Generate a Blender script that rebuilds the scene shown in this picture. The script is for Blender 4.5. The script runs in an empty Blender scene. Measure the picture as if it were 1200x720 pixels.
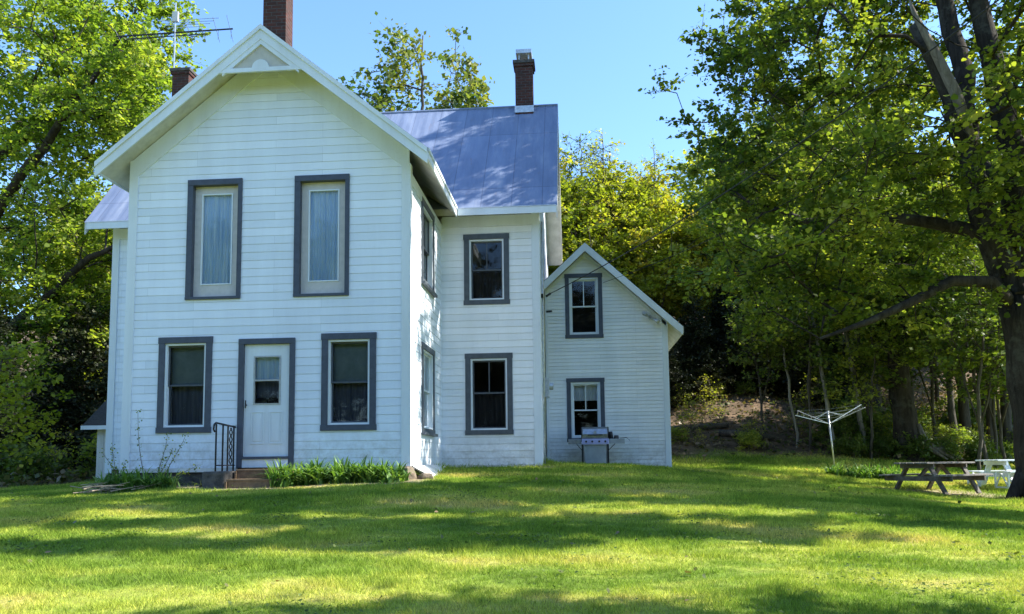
import bpy, math, random
import numpy as np
from mathutils import Vector, Matrix
R = math.radians
rng = np.random.default_rng(7)
random.seed(7)
sc = bpy.context.scene
COL = sc.collection
EYE = 1.6

# ------------------------------------------------------------------ object helpers
def tag(o, label=None, cat=None, group=None, kind=None):
    if label: o['label'] = label
    if cat: o['category'] = cat
    if group: o['group'] = group
    if kind: o['kind'] = kind
    return o

def empty(name, loc, label, cat, group=None):
    o = bpy.data.objects.new(name, None); COL.objects.link(o); o.location = loc
    o.empty_display_size = .2
    return tag(o, label, cat, group)

def link_mesh(name, me, mats, parent=None):
    for m in (mats if isinstance(mats, (list, tuple)) else [mats]): me.materials.append(m)
    o = bpy.data.objects.new(name, me); COL.objects.link(o)
    if parent is not None:
        o.parent = parent
        off = Vector((0, 0, 0)); p = parent
        while p is not None: off += p.location; p = p.parent
        o.location = -off if getattr(parent, 'type', '') == 'EMPTY' else Vector((0, 0, 0))
    return o

def copy_tree(o, parent=None):
    c = o.copy(); COL.objects.link(c); c.parent = parent
    for ch in list(o.children): copy_tree(ch, c)
    return c

class Fr:
    """wall frame: u runs right as seen from outside, d outward, z up"""
    def __init__(s, O, u, n): s.O = Vector(O); s.u = Vector(u); s.n = Vector(n)
    def p(s, u, z, d): return s.O + s.u * u + s.n * d + Vector((0, 0, z))
WORLD = None

class MB:
    def __init__(s): s.v = []; s.f = []; s.m = []
    def add(s, vs, fs, mi=0):
        b = len(s.v); s.v += [tuple(v) for v in vs]
        s.f += [tuple(b + i for i in f) for f in fs]; s.m += [mi] * len(fs)
    def quad(s, a, b, c, d, mi=0): s.add([a, b, c, d], [(0, 1, 2, 3)], mi)
    def box(s, x0, x1, y0, y1, z0, z1, mi=0):
        s.add([(x, y, z) for z in (z0, z1) for y in (y0, y1) for x in (x0, x1)],
              [(0, 2, 3, 1), (4, 5, 7, 6), (0, 1, 5, 4), (2, 6, 7, 3), (0, 4, 6, 2), (1, 3, 7, 5)], mi)
    def fbox(s, fr, u0, u1, z0, z1, d0, d1, mi=0):
        s.add([fr.p(u, z, d) for z in (z0, z1) for d in (d1, d0) for u in (u0, u1)],
              [(0, 2, 3, 1), (4, 5, 7, 6), (0, 1, 5, 4), (2, 6, 7, 3), (0, 4, 6, 2), (1, 3, 7, 5)], mi)
    def beam(s, a, b, w, h, mi=0, up=(0, 0, 1)):
        a = Vector(a); b = Vector(b); t = (b - a).normalized(); up = Vector(up)
        if abs(t.dot(up)) > .98: up = Vector((1, 0, 0))
        x = t.cross(up).normalized(); y = x.cross(t)
        vs = [p + x * sx * w / 2 + y * sy * h / 2 for p in (a, b) for sx, sy in ((-1, -1), (1, -1), (1, 1), (-1, 1))]
        s.add(vs, [(0, 3, 2, 1), (4, 5, 6, 7), (0, 1, 5, 4), (1, 2, 6, 5), (2, 3, 7, 6), (3, 0, 4, 7)], mi)
    def tube(s, pts, rad, n=6, mi=0, cap=True):
        pts = [Vector(p) for p in pts]
        if not isinstance(rad, (list, tuple)): rad = [rad] * len(pts)
        t = (pts[1] - pts[0]).normalized()
        ref = Vector((0, 0, 1)) if abs(t.z) < .9 else Vector((1, 0, 0))
        x = t.cross(ref).normalized(); rings = []
        b = len(s.v)
        for i, p in enumerate(pts):
            t = (pts[min(i + 1, len(pts) - 1)] - pts[max(i - 1, 0)]).normalized()
            x = (x - t * x.dot(t)).normalized(); y = t.cross(x)
            for k in range(n):
                a = 2 * math.pi * k / n
                s.v.append(tuple(p + (x * math.cos(a) + y * math.sin(a)) * rad[i]))
        for i in range(len(pts) - 1):
            for k in range(n):
                k2 = (k + 1) % n
                s.f.append((b + i * n + k, b + i * n + k2, b + (i + 1) * n + k2, b + (i + 1) * n + k)); s.m.append(mi)
        if cap:
            s.f.append(tuple(b + k for k in range(n))[::-1]); s.m.append(mi)
            s.f.append(tuple(b + (len(pts) - 1) * n + k for k in range(n))); s.m.append(mi)
    def extrude(s, prof, axis, a0, a1, mi=0):
        """prof: closed list of 2D points; axis 'x' (prof y,z) or 'y' (prof x,z)"""
        f = (lambda p, a: (a, p[0], p[1])) if axis == 'x' else (lambda p, a: (p[0], a, p[1]))
        n = len(prof)
        vs = [f(p, a0) for p in prof] + [f(p, a1) for p in prof]
        s.add(vs, [tuple(range(n)), tuple(range(2 * n - 1, n - 1, -1))] + [(i, (i + 1) % n, n + (i + 1) % n, n + i) for i in range(n)], mi)
    def build(s, name, mats, parent=None, smooth=False, bevel=0):
        me = bpy.data.meshes.new(name); me.from_pydata(s.v, [], s.f)
        me.polygons.foreach_set('material_index', s.m)
        if smooth: me.polygons.foreach_set('use_smooth', [True] * len(s.f))
        me.update()
        o = link_mesh(name, me, mats, parent)
        if bevel:
            b = o.modifiers.new('bevel', 'BEVEL'); b.width = bevel; b.segments = 2; b.limit_method = 'ANGLE'
        return o

def build_each(mb, name, mats, parent, bevel=0):
    """one object per board: every add() block is its own piece"""
    par = list(range(len(mb.v)))
    def find(a):
        while par[a] != a: par[a] = par[par[a]]; a = par[a]
        return a
    for f in mb.f:
        for q in f[1:]: par[find(q)] = find(f[0])
    groups = {}
    for f, m in zip(mb.f, mb.m): groups.setdefault(find(f[0]), []).append((f, m))
    for fs in groups.values():
        ids = sorted({i for f, _ in fs for i in f}); mp = {a: b for b, a in enumerate(ids)}; n = MB()
        n.v = [mb.v[i] for i in ids]; n.f = [tuple(mp[i] for i in f) for f, _ in fs]; n.m = [m for _, m in fs]
        n.build(name, mats, parent, bevel=bevel)

# ------------------------------------------------------------------ materials
def newmat(name):
    m = bpy.data.materials.new(name); m.use_nodes = True
    nt = m.node_tree; nt.nodes.clear()
    return m, nt, nt.nodes, nt.links
def N(nt, typ, **kw):
    n = nt.nodes.new(typ)
    for k, v in kw.items():
        if k.startswith('i_'):
            key = k[2:]
            n.inputs[int(key) if key.isdigit() else key.replace('_', ' ')].default_value = v
        else: setattr(n, k, v)
    return n
def ramp(nt, fac, stops):
    r = nt.nodes.new('ShaderNodeValToRGB'); el = r.color_ramp.elements
    while len(el) < len(stops): el.new(.5)
    for e, (p, c) in zip(el, stops):
        e.position = p; e.color = (*c, 1) if len(c) == 3 else c
    nt.links.new(fac, r.inputs[0]); return r.outputs[0]
def noise(nt, scale, detail=4, rough=.6, vec=None, coord='Object', dist=0):
    n = N(nt, 'ShaderNodeTexNoise'); n.inputs['Scale'].default_value = scale
    n.inputs['Detail'].default_value = detail; n.inputs['Roughness'].default_value = rough; n.inputs['Distortion'].default_value = dist
    if vec is None:
        vec = N(nt, 'ShaderNodeTexCoord').outputs[coord]
    nt.links.new(vec, n.inputs['Vector']); return n.outputs['Fac']
def scaled(nt, s, coord='Object'):
    m = N(nt, 'ShaderNodeMapping'); m.inputs['Scale'].default_value = s
    nt.links.new(N(nt, 'ShaderNodeTexCoord').outputs[coord], m.inputs[0]); return m.outputs[0]
def mixc(nt, f, a, b, mode='MIX'):
    m = N(nt, 'ShaderNodeMix', data_type='RGBA', blend_type=mode)
    for s, v in ((0, f), (6, a), (7, b)):
        if hasattr(v, 'links'): nt.links.new(v, m.inputs[s])
        else: m.inputs[s].default_value = v if s == 0 else (*v, 1)
    return m.outputs[2]
def finish(nt, col, rough=.6, metal=0, bump=None, bs=.2, bd=.01, spec=.5):
    p = N(nt, 'ShaderNodeBsdfPrincipled'); o = N(nt, 'ShaderNodeOutputMaterial')
    if hasattr(col, 'links'): nt.links.new(col, p.inputs['Base Color'])
    else: p.inputs['Base Color'].default_value = (*col, 1)
    if hasattr(rough, 'links'): nt.links.new(rough, p.inputs['Roughness'])
    else: p.inputs['Roughness'].default_value = rough
    p.inputs['Metallic'].default_value = metal
    p.inputs['Specular IOR Level'].default_value = spec
    if bump is not None:
        b = N(nt, 'ShaderNodeBump'); b.inputs['Strength'].default_value = bs; b.inputs['Distance'].default_value = bd
        nt.links.new(bump, b.inputs['Height']); nt.links.new(b.outputs[0], p.inputs['Normal'])
    nt.links.new(p.outputs[0], o.inputs[0]); return p

def simple(name, a, b=None, scale=6, rough=.6, metal=0, bs=.15, bd=.004, stretch=(1, 1, 1), spec=.4, lo=.35, hi=.65):
    m, nt, _, _ = newmat(name)
    if b is None: b = tuple(x * .8 for x in a)
    f = noise(nt, scale, 5, .65, scaled(nt, stretch))
    finish(nt, ramp(nt, f, [(lo, b), (hi, a)]), rough, metal, f, bs, bd, spec)
    return m

M = {}
def white_paint(name, base=(.80, .80, .78), dirt=(.60, .60, .56), streak=(1, 1, .15), dirty=False, course=None, zb=0):
    m, nt, _, _ = newmat(name)
    f1 = noise(nt, 1.3, 6, .7, scaled(nt, streak)); f2 = noise(nt, 22, 5, .7, scaled(nt, (.25, .25, 1)))
    c = mixc(nt, ramp(nt, f1, [(.3, (0, 0, 0)), (.62, (1, 1, 1))]), dirt, base)
    c = mixc(nt, ramp(nt, f2, [(.30, (.55, .55, .55)), (.42, (0, 0, 0))]), c, dirt)
    if dirty:   # rain splash above the ground and a little grime everywhere
        sp = N(nt, 'ShaderNodeSeparateXYZ'); nt.links.new(N(nt, 'ShaderNodeNewGeometry').outputs['Position'], sp.inputs[0])
        mr = N(nt, 'ShaderNodeMapRange'); mr.inputs[1].default_value = 1.45; mr.inputs[2].default_value = 2.3; mr.inputs[3].default_value = .85; mr.inputs[4].default_value = 0; nt.links.new(sp.outputs[2], mr.inputs[0])
        mm = N(nt, 'ShaderNodeMath', operation='MULTIPLY'); nt.links.new(mr.outputs[0], mm.inputs[0]); nt.links.new(ramp(nt, noise(nt, 6, 6, .75), [(.38, (0, 0, 0)), (.66, (1, 1, 1))]), mm.inputs[1])
        c = mixc(nt, mm.outputs[0], c, (.40, .38, .33))
        c = mixc(nt, ramp(nt, noise(nt, 3.1, 8, .8, scaled(nt, (.35, .35, 2.5))), [(.60, (0, 0, 0)), (.74, (.5, .5, .5))]), c, (.50, .52, .52))
    if course:  # every board its own tone, butt joints where boards meet
        s2 = N(nt, 'ShaderNodeSeparateXYZ'); nt.links.new(N(nt, 'ShaderNodeNewGeometry').outputs['Position'], s2.inputs[0])
        au = N(nt, 'ShaderNodeMath', operation='ADD'); nt.links.new(s2.outputs[0], au.inputs[0]); nt.links.new(s2.outputs[1], au.inputs[1])
        av = N(nt, 'ShaderNodeMath', operation='SUBTRACT'); nt.links.new(s2.outputs[2], av.inputs[0]); av.inputs[1].default_value = zb
        cm = N(nt, 'ShaderNodeCombineXYZ'); nt.links.new(au.outputs[0], cm.inputs[0]); nt.links.new(av.outputs[0], cm.inputs[1])
        bk = N(nt, 'ShaderNodeTexBrick', offset=.37, offset_frequency=3); nt.links.new(cm.outputs[0], bk.inputs['Vector'])
        for k_, v_ in (('Scale', 1), ('Brick Width', 2.35), ('Row Height', course), ('Mortar Size', .0022), ('Mortar Smooth', .3), ('Bias', 0)): bk.inputs[k_].default_value = v_
        bk.inputs['Color1'].default_value = (1, 1, 1, 1); bk.inputs['Color2'].default_value = (.88, .895, .90, 1); bk.inputs['Mortar'].default_value = (.62, .64, .66, 1)
        c = mixc(nt, 1.0, c, bk.outputs['Color'], 'MULTIPLY')
    g = noise(nt, 90, 3, .6)
    finish(nt, c, .55, 0, g, .12, .002, .35)
    return m
M['siding'] = white_paint('white_clapboard_paint', (.83, .89, .97), (.74, .79, .87), dirty=True, course=.1485, zb=1.555)  # white paint tinted with the blue of the shaded front
M['siding2'] = white_paint('lightened_white_clapboard_paint', (.88, .90, .92), (.77, .79, .80), dirty=True, course=.1485, zb=1.535)  # same white paint, lightened to match how the middle wall is lit
M['siding3'] = white_paint('narrow_white_clapboard_paint', (.89, .91, .93), (.77, .79, .80), dirty=True, course=.088, zb=1.18)  # white raised to offset the tree shade on the ell
M['white'] = white_paint('white_trim_paint', (.74, .80, .85), (.62, .66, .68))
M['aged_white'] = white_paint('aged_white_paint', (.74, .73, .68), (.40, .39, .35))
M['beige'] = simple('beige_paint', (.52, .49, .42), (.44, .42, .36), 9)
M['storm'] = simple('warm_white_storm_frame', (.60, .57, .55), (.52, .50, .48), 9)
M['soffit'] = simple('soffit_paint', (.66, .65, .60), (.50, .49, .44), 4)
M['slate'] = simple('slate_blue_trim_paint', (.075, .088, .12), (.055, .065, .09), 8, .5)
M['slate2'] = simple('faded_grey_green_trim_paint', (.085, .10, .12), (.06, .072, .085), 8, .5)
M['stone'] = simple('dark_foundation_stone', (.11, .10, .09), (.045, .042, .038), 7, .9, bs=.8, bd=.03)
M['rock'] = simple('brown_field_stone', (.26, .20, .14), (.10, .08, .06), 6, .9, bs=.8, bd=.03)
M['weathered'] = simple('weathered_grey_wood', (.27, .25, .23), (.12, .11, .10), 10, .8, stretch=(1, 1, 1), bs=.4, bd=.006)
M['darkwood'] = simple('dark_weathered_wood', (.16, .14, .12), (.07, .06, .05), 10, .85, bs=.4, bd=.006)
M['stepwood'] = simple('brown_step_wood', (.24, .155, .085), (.13, .085, .05), 12, .8)
M['shingle'] = simple('dark_shingle', (.07, .065, .06), (.035, .032, .03), 20, .95, bs=.8, bd=.02)
M['iron'] = simple('black_iron', (.02, .02, .024), (.012, .012, .014), 20, .45, .4)
M['galv'] = simple('galvanised_metal', (.62, .64, .66), (.42, .44, .46), 12, .42, .5)
M['alum'] = simple('aluminium', (.55, .57, .58), (.42, .44, .45), 14, .35, .6)
M['wire'] = simple('black_cable', (.02, .02, .022), (.014, .014, .014), 10, .6)
M['steel'] = simple('grill_steel', (.42, .43, .45), (.28, .29, .31), 18, .34, .7)
M['grilldark'] = simple('grill_black_enamel', (.03, .03, .032), (.018, .018, .02), 20, .35)
M['panelgrey'] = simple('grill_grey_door', (.36, .39, .41), (.28, .31, .33), 5, .45, .1)
M['panelblue'] = simple('pale_lilac_control_panel', (.50, .50, .80), (.42, .43, .74), 7, .35, .1)
M['sheer'] = simple('pale_blue_curtain_cloth', (.80, .92, 1.0), (.46, .66, .90), 3, .9, stretch=(6, 6, .3))
M['whitecloth'] = simple('white_curtain_cloth', (.78, .80, .80), (.62, .65, .66), 3, .9, stretch=(6, 6, .3))
M['greyshade'] = simple('grey_green_shade_cloth', (.24, .30, .31), (.18, .235, .245), 5, .9)
M['darkdrape'] = simple('dark_blue_grey_drape', (.125, .14, .185), (.06, .068, .10), 3, .9, stretch=(8, 8, .3))
M['browndrape'] = simple('dark_brown_drape', (.035, .034, .036), (.016, .016, .018), 3, .9, stretch=(8, 8, .3))
M['room'] = simple('dark_room_stand_in', (.03, .03, .032), (.02, .02, .022), 2, 1)  # dark colour standing in for the shade inside the rooms
M['plastic'] = simple('white_flashing_sheet', (.78, .78, .76), (.55, .54, .5), 7, .5)

def brick_mat():
    m, nt, _, _ = newmat('weathered_chimney_brick')
    tc = N(nt, 'ShaderNodeTexCoord'); sep = N(nt, 'ShaderNodeSeparateXYZ'); nt.links.new(tc.outputs['Object'], sep.inputs[0])
    a = N(nt, 'ShaderNodeMath', operation='ADD'); nt.links.new(sep.outputs[0], a.inputs[0]); nt.links.new(sep.outputs[1], a.inputs[1])
    cmb = N(nt, 'ShaderNodeCombineXYZ'); nt.links.new(a.outputs[0], cmb.inputs[0]); nt.links.new(sep.outputs[2], cmb.inputs[1])
    b = N(nt, 'ShaderNodeTexBrick'); nt.links.new(cmb.outputs[0], b.inputs['Vector'])
    b.inputs['Scale'].default_value = 1; b.inputs['Brick Width'].default_value = .21; b.inputs['Row Height'].default_value = .072
    b.inputs['Mortar Size'].default_value = .008; b.inputs['Bias'].default_value = -.2
    b.inputs['Color1'].default_value = (.10, .036, .027, 1); b.inputs['Color2'].default_value = (.045, .021, .018, 1); b.inputs['Mortar'].default_value = (.10, .085, .08, 1)
    f = noise(nt, 5, 5, .7)
    c = mixc(nt, ramp(nt, f, [(.35, (.7, .7, .7)), (.6, (0, 0, 0))]), b.outputs['Color'], (.05, .035, .03))
    inv = N(nt, 'ShaderNodeMath', operation='SUBTRACT'); inv.inputs[0].default_value = 1; nt.links.new(b.outputs['Fac'], inv.inputs[1])
    finish(nt, c, .9, 0, inv.outputs[0], .9, .012, .2)
    return m
M['brick'] = brick_mat()

def roof_mat():
    m, nt, _, _ = newmat('old_galvanised_roof_sheet')
    f = noise(nt, 1.1, 6, .7, scaled(nt, (3, .6, .6))); g = noise(nt, 26, 4, .7, scaled(nt, (2, .3, .3)))
    c = ramp(nt, f, [(.3, (.145, .185, .28)), (.55, (.205, .25, .355)), (.75, (.31, .35, .43))])
    c = mixc(nt, ramp(nt, g, [(.55, (0, 0, 0)), (.75, (.5, .5, .5))]), c, (.30, .29, .31))
    s2 = N(nt, 'ShaderNodeSeparateXYZ'); nt.links.new(N(nt, 'ShaderNodeTexCoord').outputs['Object'], s2.inputs[0])
    cm = N(nt, 'ShaderNodeCombineXYZ'); nt.links.new(s2.outputs[0], cm.inputs[0]); nt.links.new(s2.outputs[2], cm.inputs[1])
    bk = N(nt, 'ShaderNodeTexBrick', offset=.0, offset_frequency=2); nt.links.new(cm.outputs[0], bk.inputs['Vector'])
    for k_, v_ in (('Scale', 1), ('Brick Width', .66), ('Row Height', 1.9), ('Mortar Size', .011), ('Mortar Smooth', .5)): bk.inputs[k_].default_value = v_
    bk.inputs['Color1'].default_value = (1, 1, 1, 1); bk.inputs['Color2'].default_value = (.84, .85, .86, 1); bk.inputs['Mortar'].default_value = (.6, .6, .62, 1)
    c = mixc(nt, 1.0, c, bk.outputs['Color'], 'MULTIPLY')
    rst = noise(nt, 2.4, 7, .8, scaled(nt, (2.2, .5, .5))); c = mixc(nt, ramp(nt, rst, [(.60, (0, 0, 0)), (.72, (.6, .6, .6))]), c, (.22, .16, .13))
    finish(nt, c, .52, .1, g, .15, .004, .4)
    return m
M['roof'] = roof_mat()

def glass_mat():
    m, nt, _, _ = newmat('window_glass')
    fr = N(nt, 'ShaderNodeFresnel'); fr.inputs[0].default_value = 1.52
    nz = noise(nt, 1.6, 2, .5); b = N(nt, 'ShaderNodeBump'); b.inputs['Strength'].default_value = .05; b.inputs['Distance'].default_value = .01
    nt.links.new(nz, b.inputs['Height'])
    t = N(nt, 'ShaderNodeBsdfTransparent'); t.inputs[0].default_value = (.95, .97, .98, 1)
    g = N(nt, 'ShaderNodeBsdfGlossy'); g.inputs['Roughness'].default_value = .03; g.inputs['Color'].default_value = (.9, .92, .95, 1)
    nt.links.new(b.outputs[0], g.inputs['Normal'])
    mx = N(nt, 'ShaderNodeMixShader'); mu = N(nt, 'ShaderNodeMath', operation='MULTIPLY'); mu.inputs[1].default_value = 1.15
    nt.links.new(fr.outputs[0], mu.inputs[0]); nt.links.new(mu.outputs[0], mx.inputs[0])
    nt.links.new(t.outputs[0], mx.inputs[1]); nt.links.new(g.outputs[0], mx.inputs[2])
    o = N(nt, 'ShaderNodeOutputMaterial'); nt.links.new(mx.outputs[0], o.inputs[0])
    return m
M['glass'] = glass_mat()

def bark_mat(name, a, b, scale=7, lichen=None):
    m, nt, _, _ = newmat(name)
    f = noise(nt, scale, 7, .75, scaled(nt, (1, 1, .18)), dist=.6)
    c = ramp(nt, f, [(.35, b), (.62, a)])
    if lichen:
        g = noise(nt, 2.3, 5, .7); c = mixc(nt, ramp(nt, g, [(.52, (0, 0, 0)), (.62, (.8, .8, .8))]), c, lichen)
    finish(nt, c, .95, 0, f, .9, .03, .15)
    return m
M['bark'] = bark_mat('maple_bark', (.06, .05, .042), (.018, .015, .013), 9, (.085, .08, .068))
M['bark2'] = bark_mat('grey_bark', (.12, .105, .085), (.04, .035, .028), 9)
M['birch'] = bark_mat('pale_birch_bark', (.34, .32, .27), (.10, .09, .08), 6)
M['deadwood_and_lit_root'] = bark_mat('bare_wood_and_sunlit_root', (.30, .26, .21), (.12, .10, .08), 9)  # bare broken limb, and painted sunlight on the old tree's roots
M['twig'] = bark_mat('dry_stem', (.22, .18, .13), (.10, .08, .06), 9)
M['straw'] = simple('dry_pale_stalk', (.46, .38, .27), (.24, .18, .12), 9, .9)

def leaf_mat(name, stops, trans=.45, tcol=(1.4, 1.5, .5), rough=.5, objvar=True, patch=.25, spec=.3):
    """stops: ramp colours over a per-leaf random value"""
    m, nt, _, _ = newmat(name)
    at = N(nt, 'ShaderNodeAttribute', attribute_name='rnd')
    geo = N(nt, 'ShaderNodeNewGeometry')
    nz = N(nt, 'ShaderNodeTexNoise'); nz.inputs['Scale'].default_value = .7; nz.inputs['Detail'].default_value = 2
    nt.links.new(geo.outputs['Position'], nz.inputs['Vector'])
    s = N(nt, 'ShaderNodeMath', operation='MULTIPLY_ADD'); nt.links.new(nz.outputs['Fac'], s.inputs[0]); s.inputs[1].default_value = patch * 4; s.inputs[2].default_value = -patch * 2
    a = N(nt, 'ShaderNodeMath', operation='ADD'); nt.links.new(at.outputs['Fac'], a.inputs[0]); nt.links.new(s.outputs[0], a.inputs[1])
    fac = a.outputs[0]
    if objvar:
        oi = N(nt, 'ShaderNodeObjectInfo'); q = N(nt, 'ShaderNodeMath', operation='MULTIPLY_ADD'); q.inputs[1].default_value = .5; q.inputs[2].default_value = -.25
        nt.links.new(oi.outputs['Random'], q.inputs[0]); a2 = N(nt, 'ShaderNodeMath', operation='ADD'); nt.links.new(fac, a2.inputs[0]); nt.links.new(q.outputs[0], a2.inputs[1]); fac = a2.outputs[0]
    c = ramp(nt, fac, stops)
    p = N(nt, 'ShaderNodeBsdfPrincipled'); p.inputs['Roughness'].default_value = rough; p.inputs['Specular IOR Level'].default_value = spec
    nt.links.new(c, p.inputs['Base Color'])
    t = N(nt, 'ShaderNodeBsdfTranslucent'); nt.links.new(mixc(nt, 1.0, c, tcol, 'MULTIPLY'), t.inputs[0])
    mx = N(nt, 'ShaderNodeMixShader'); mx.inputs[0].default_value = trans
    nt.links.new(p.outputs[0], mx.inputs[1]); nt.links.new(t.outputs[0], mx.inputs[2])
    o = N(nt, 'ShaderNodeOutputMaterial'); nt.links.new(mx.outputs[0], o.inputs[0])
    return m
L = {}
L['maple'] = leaf_mat('maple_leaf', [(0, (.05, .09, .02)), (.45, (.115, .16, .03)), (.8, (.24, .27, .05)), (1, (.40, .38, .085))], .58, objvar=False)
L['mapleleft'] = leaf_mat('lime_maple_leaf', [(0, (.08, .14, .025)), (.45, (.18, .25, .04)), (.8, (.32, .37, .06)), (1, (.46, .44, .10))], .56, objvar=False)
L['yellow'] = leaf_mat('spring_yellow_leaf', [(0, (.14, .18, .02)), (.4, (.27, .30, .035)), (.75, (.38, .38, .05)), (1, (.44, .34, .06))], .5)
L['green'] = leaf_mat('wood_leaf', [(0, (.085, .13, .028)), (.5, (.20, .25, .045)), (1, (.40, .40, .08))], .5)
L['olive'] = leaf_mat('aspen_leaf', [(0, (.05, .09, .03)), (.5, (.10, .15, .04)), (1, (.24, .24, .07))], .4)
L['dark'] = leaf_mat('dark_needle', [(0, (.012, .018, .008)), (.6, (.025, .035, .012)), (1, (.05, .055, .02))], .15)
L['blade'] = leaf_mat('daylily_leaf', [(0, (.05, .11, .025)), (.5, (.11, .22, .045)), (1, (.24, .36, .08))], .35, objvar=False, patch=.1)
L['under'] = leaf_mat('undergrowth_leaf', [(0, (.05, .07, .02)), (.35, (.10, .12, .03)), (.62, (.17, .13, .07)), (1, (.23, .16, .09))], .25, objvar=False, patch=.35)
L['fern'] = leaf_mat('fern_leaf', [(0, (.05, .09, .02)), (.5, (.11, .16, .03)), (1, (.2, .24, .05))], .4)

# shared lawn colour: patches of lush green and dry yellow
def lawn_color(nt, vec):
    f1 = N(nt, 'ShaderNodeTexNoise'); f1.inputs['Scale'].default_value = .42; f1.inputs['Detail'].default_value = 5; f1.inputs['Roughness'].default_value = .62
    mp = N(nt, 'ShaderNodeMapping'); mp.inputs['Scale'].default_value = (.75, 1.5, 0); nt.links.new(vec, mp.inputs[0]); nt.links.new(mp.outputs[0], f1.inputs['Vector'])
    return ramp(nt, f1.outputs['Fac'], [(.28, (.085, .16, .026)), (.44, (.22, .31, .05)), (.54, (.42, .455, .09)), (.66, (.62, .50, .19))])
def grass_mat():
    m, nt, _, _ = newmat('lawn_grass_blade')
    geo = N(nt, 'ShaderNodeNewGeometry'); base = lawn_color(nt, geo.outputs['Position'])
    at = N(nt, 'ShaderNodeAttribute', attribute_name='rnd')
    v = ramp(nt, at.outputs['Fac'], [(0, (.45, .50, .4)), (.5, (.95, 1, .8)), (.9, (1.3, 1.3, 1.1)), (1, (1.9, 1.6, 1.5))])
    c = mixc(nt, 1.0, base, v, 'MULTIPLY')
    p = N(nt, 'ShaderNodeBsdfPrincipled'); p.inputs['Roughness'].default_value = .7; p.inputs['Specular IOR Level'].default_value = .06; nt.links.new(c, p.inputs['Base Color'])
    t = N(nt, 'ShaderNodeBsdfTranslucent'); nt.links.new(mixc(nt, 1.0, c, (1.1, 1.2, .7), 'MULTIPLY'), t.inputs[0])
    mx = N(nt, 'ShaderNodeMixShader'); mx.inputs[0].default_value = .35
    nt.links.new(p.outputs[0], mx.inputs[1]); nt.links.new(t.outputs[0], mx.inputs[2])
    o = N(nt, 'ShaderNodeOutputMaterial'); nt.links.new(mx.outputs[0], o.inputs[0])
    return m
M['grass'] = grass_mat()
def ground_mat():
    m, nt, _, _ = newmat('lawn_and_forest_floor')
    geo = N(nt, 'ShaderNodeNewGeometry')
    lawn = lawn_color(nt, geo.outputs['Position'])
    g = noise(nt, 9, 5, .75); lawn = mixc(nt, 1.0, lawn, ramp(nt, g, [(.3, (.35, .35, .35)), (.7, (.95, .95, .85))]), 'MULTIPLY')
    h = noise(nt, 2.2, 7, .75)
    litter = ramp(nt, h, [(.3, (.035, .028, .02)), (.5, (.12, .085, .055)), (.66, (.20, .14, .09)), (.75, (.08, .10, .03))])
    w = N(nt, 'ShaderNodeAttribute', attribute_name='wood'); e = N(nt, 'ShaderNodeAttribute', attribute_name='earth')
    c = mixc(nt, w.outputs['Fac'], lawn, litter)
    dirt = ramp(nt, h, [(.3, (.20, .15, .10)), (.7, (.42, .34, .24))])
    c = mixc(nt, e.outputs['Fac'], c, dirt)
    finish(nt, c, .95, 0, g, .6, .05, .1)
    return m
M['ground'] = ground_mat()

# ------------------------------------------------------------------ terrain
CP = [(0, 0, 0), (-5, 0, 0), (5, 0, 0), (-.5, 5.5, .52), (-4, 5.5, .55), (3, 5.5, .47), (8, 6, .45), (-9, 6, .6),
      (-2, 9.5, .93), (3, 10, .86), (-7, 10, .95), (8, 10.5, .62), (0, 13, 1.2), (3, 13.5, 1.1),
      (-8, 13, 1.17), (-5.4, 13, 1.23), (-2.9, 13.3, 1.29), (-3, 16, 1.42), (-1, 16.6, 1.46), (.6, 18.6, 1.50), (2.2, 19.5, 1.36), (-.7, 17.1, 1.50), (-11, 16, 1.15), (-11, 20, 1.3),
      (3.5, 20, 1.40), (6, 18, .98), (8.5, 16.5, .75), (7.5, 18, .86), (6.7, 22, 1.3), (11, 22, 1.05), (13, 28, 1.35), (5, 25, 1.5), (0, 25, 1.6), (-5.5, 24, 1.6),
      (-12, 14, 1.05), (-16, 17, 1.0), (-18, 26, 1.3), (-6, 34, 4.2), (2, 33, 4.3), (7, 32, 4.0), (11, 34, 3.2), (17, 36, 2.2), (22, 34, 1.8), (-16, 36, 3.5),
      (0, 46, 8.5), (10, 46, 7.5), (22, 48, 5.5), (-14, 48, 8), (0, 62, 13), (20, 62, 10), (-20, 62, 12), (35, 50, 6), (36, 30, 1.5), (30, 14, .6), (-30, 30, 2), (-30, 10, .8), (-34, 48, 7), (14, 14, .6), (20, 22, .9), (14, 3, .3), (-16, 5, .5)]
CPn = np.array(CP, float)
def _phi(r2): return .5 * r2 * np.log(r2 + 1e-9)
def _tps():
    n = len(CPn); d2 = ((CPn[:, None, :2] - CPn[None, :, :2]) ** 2).sum(-1)
    A = np.zeros((n + 3, n + 3)); A[:n, :n] = _phi(d2) + np.eye(n) * .02; A[:n, n] = 1; A[:n, n + 1:] = CPn[:, :2]; A[n, :n] = 1; A[n + 1:, :n] = CPn[:, :2].T
    b = np.zeros(n + 3); b[:n] = CPn[:, 2]; return np.linalg.solve(A, b)
TW = _tps()
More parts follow.
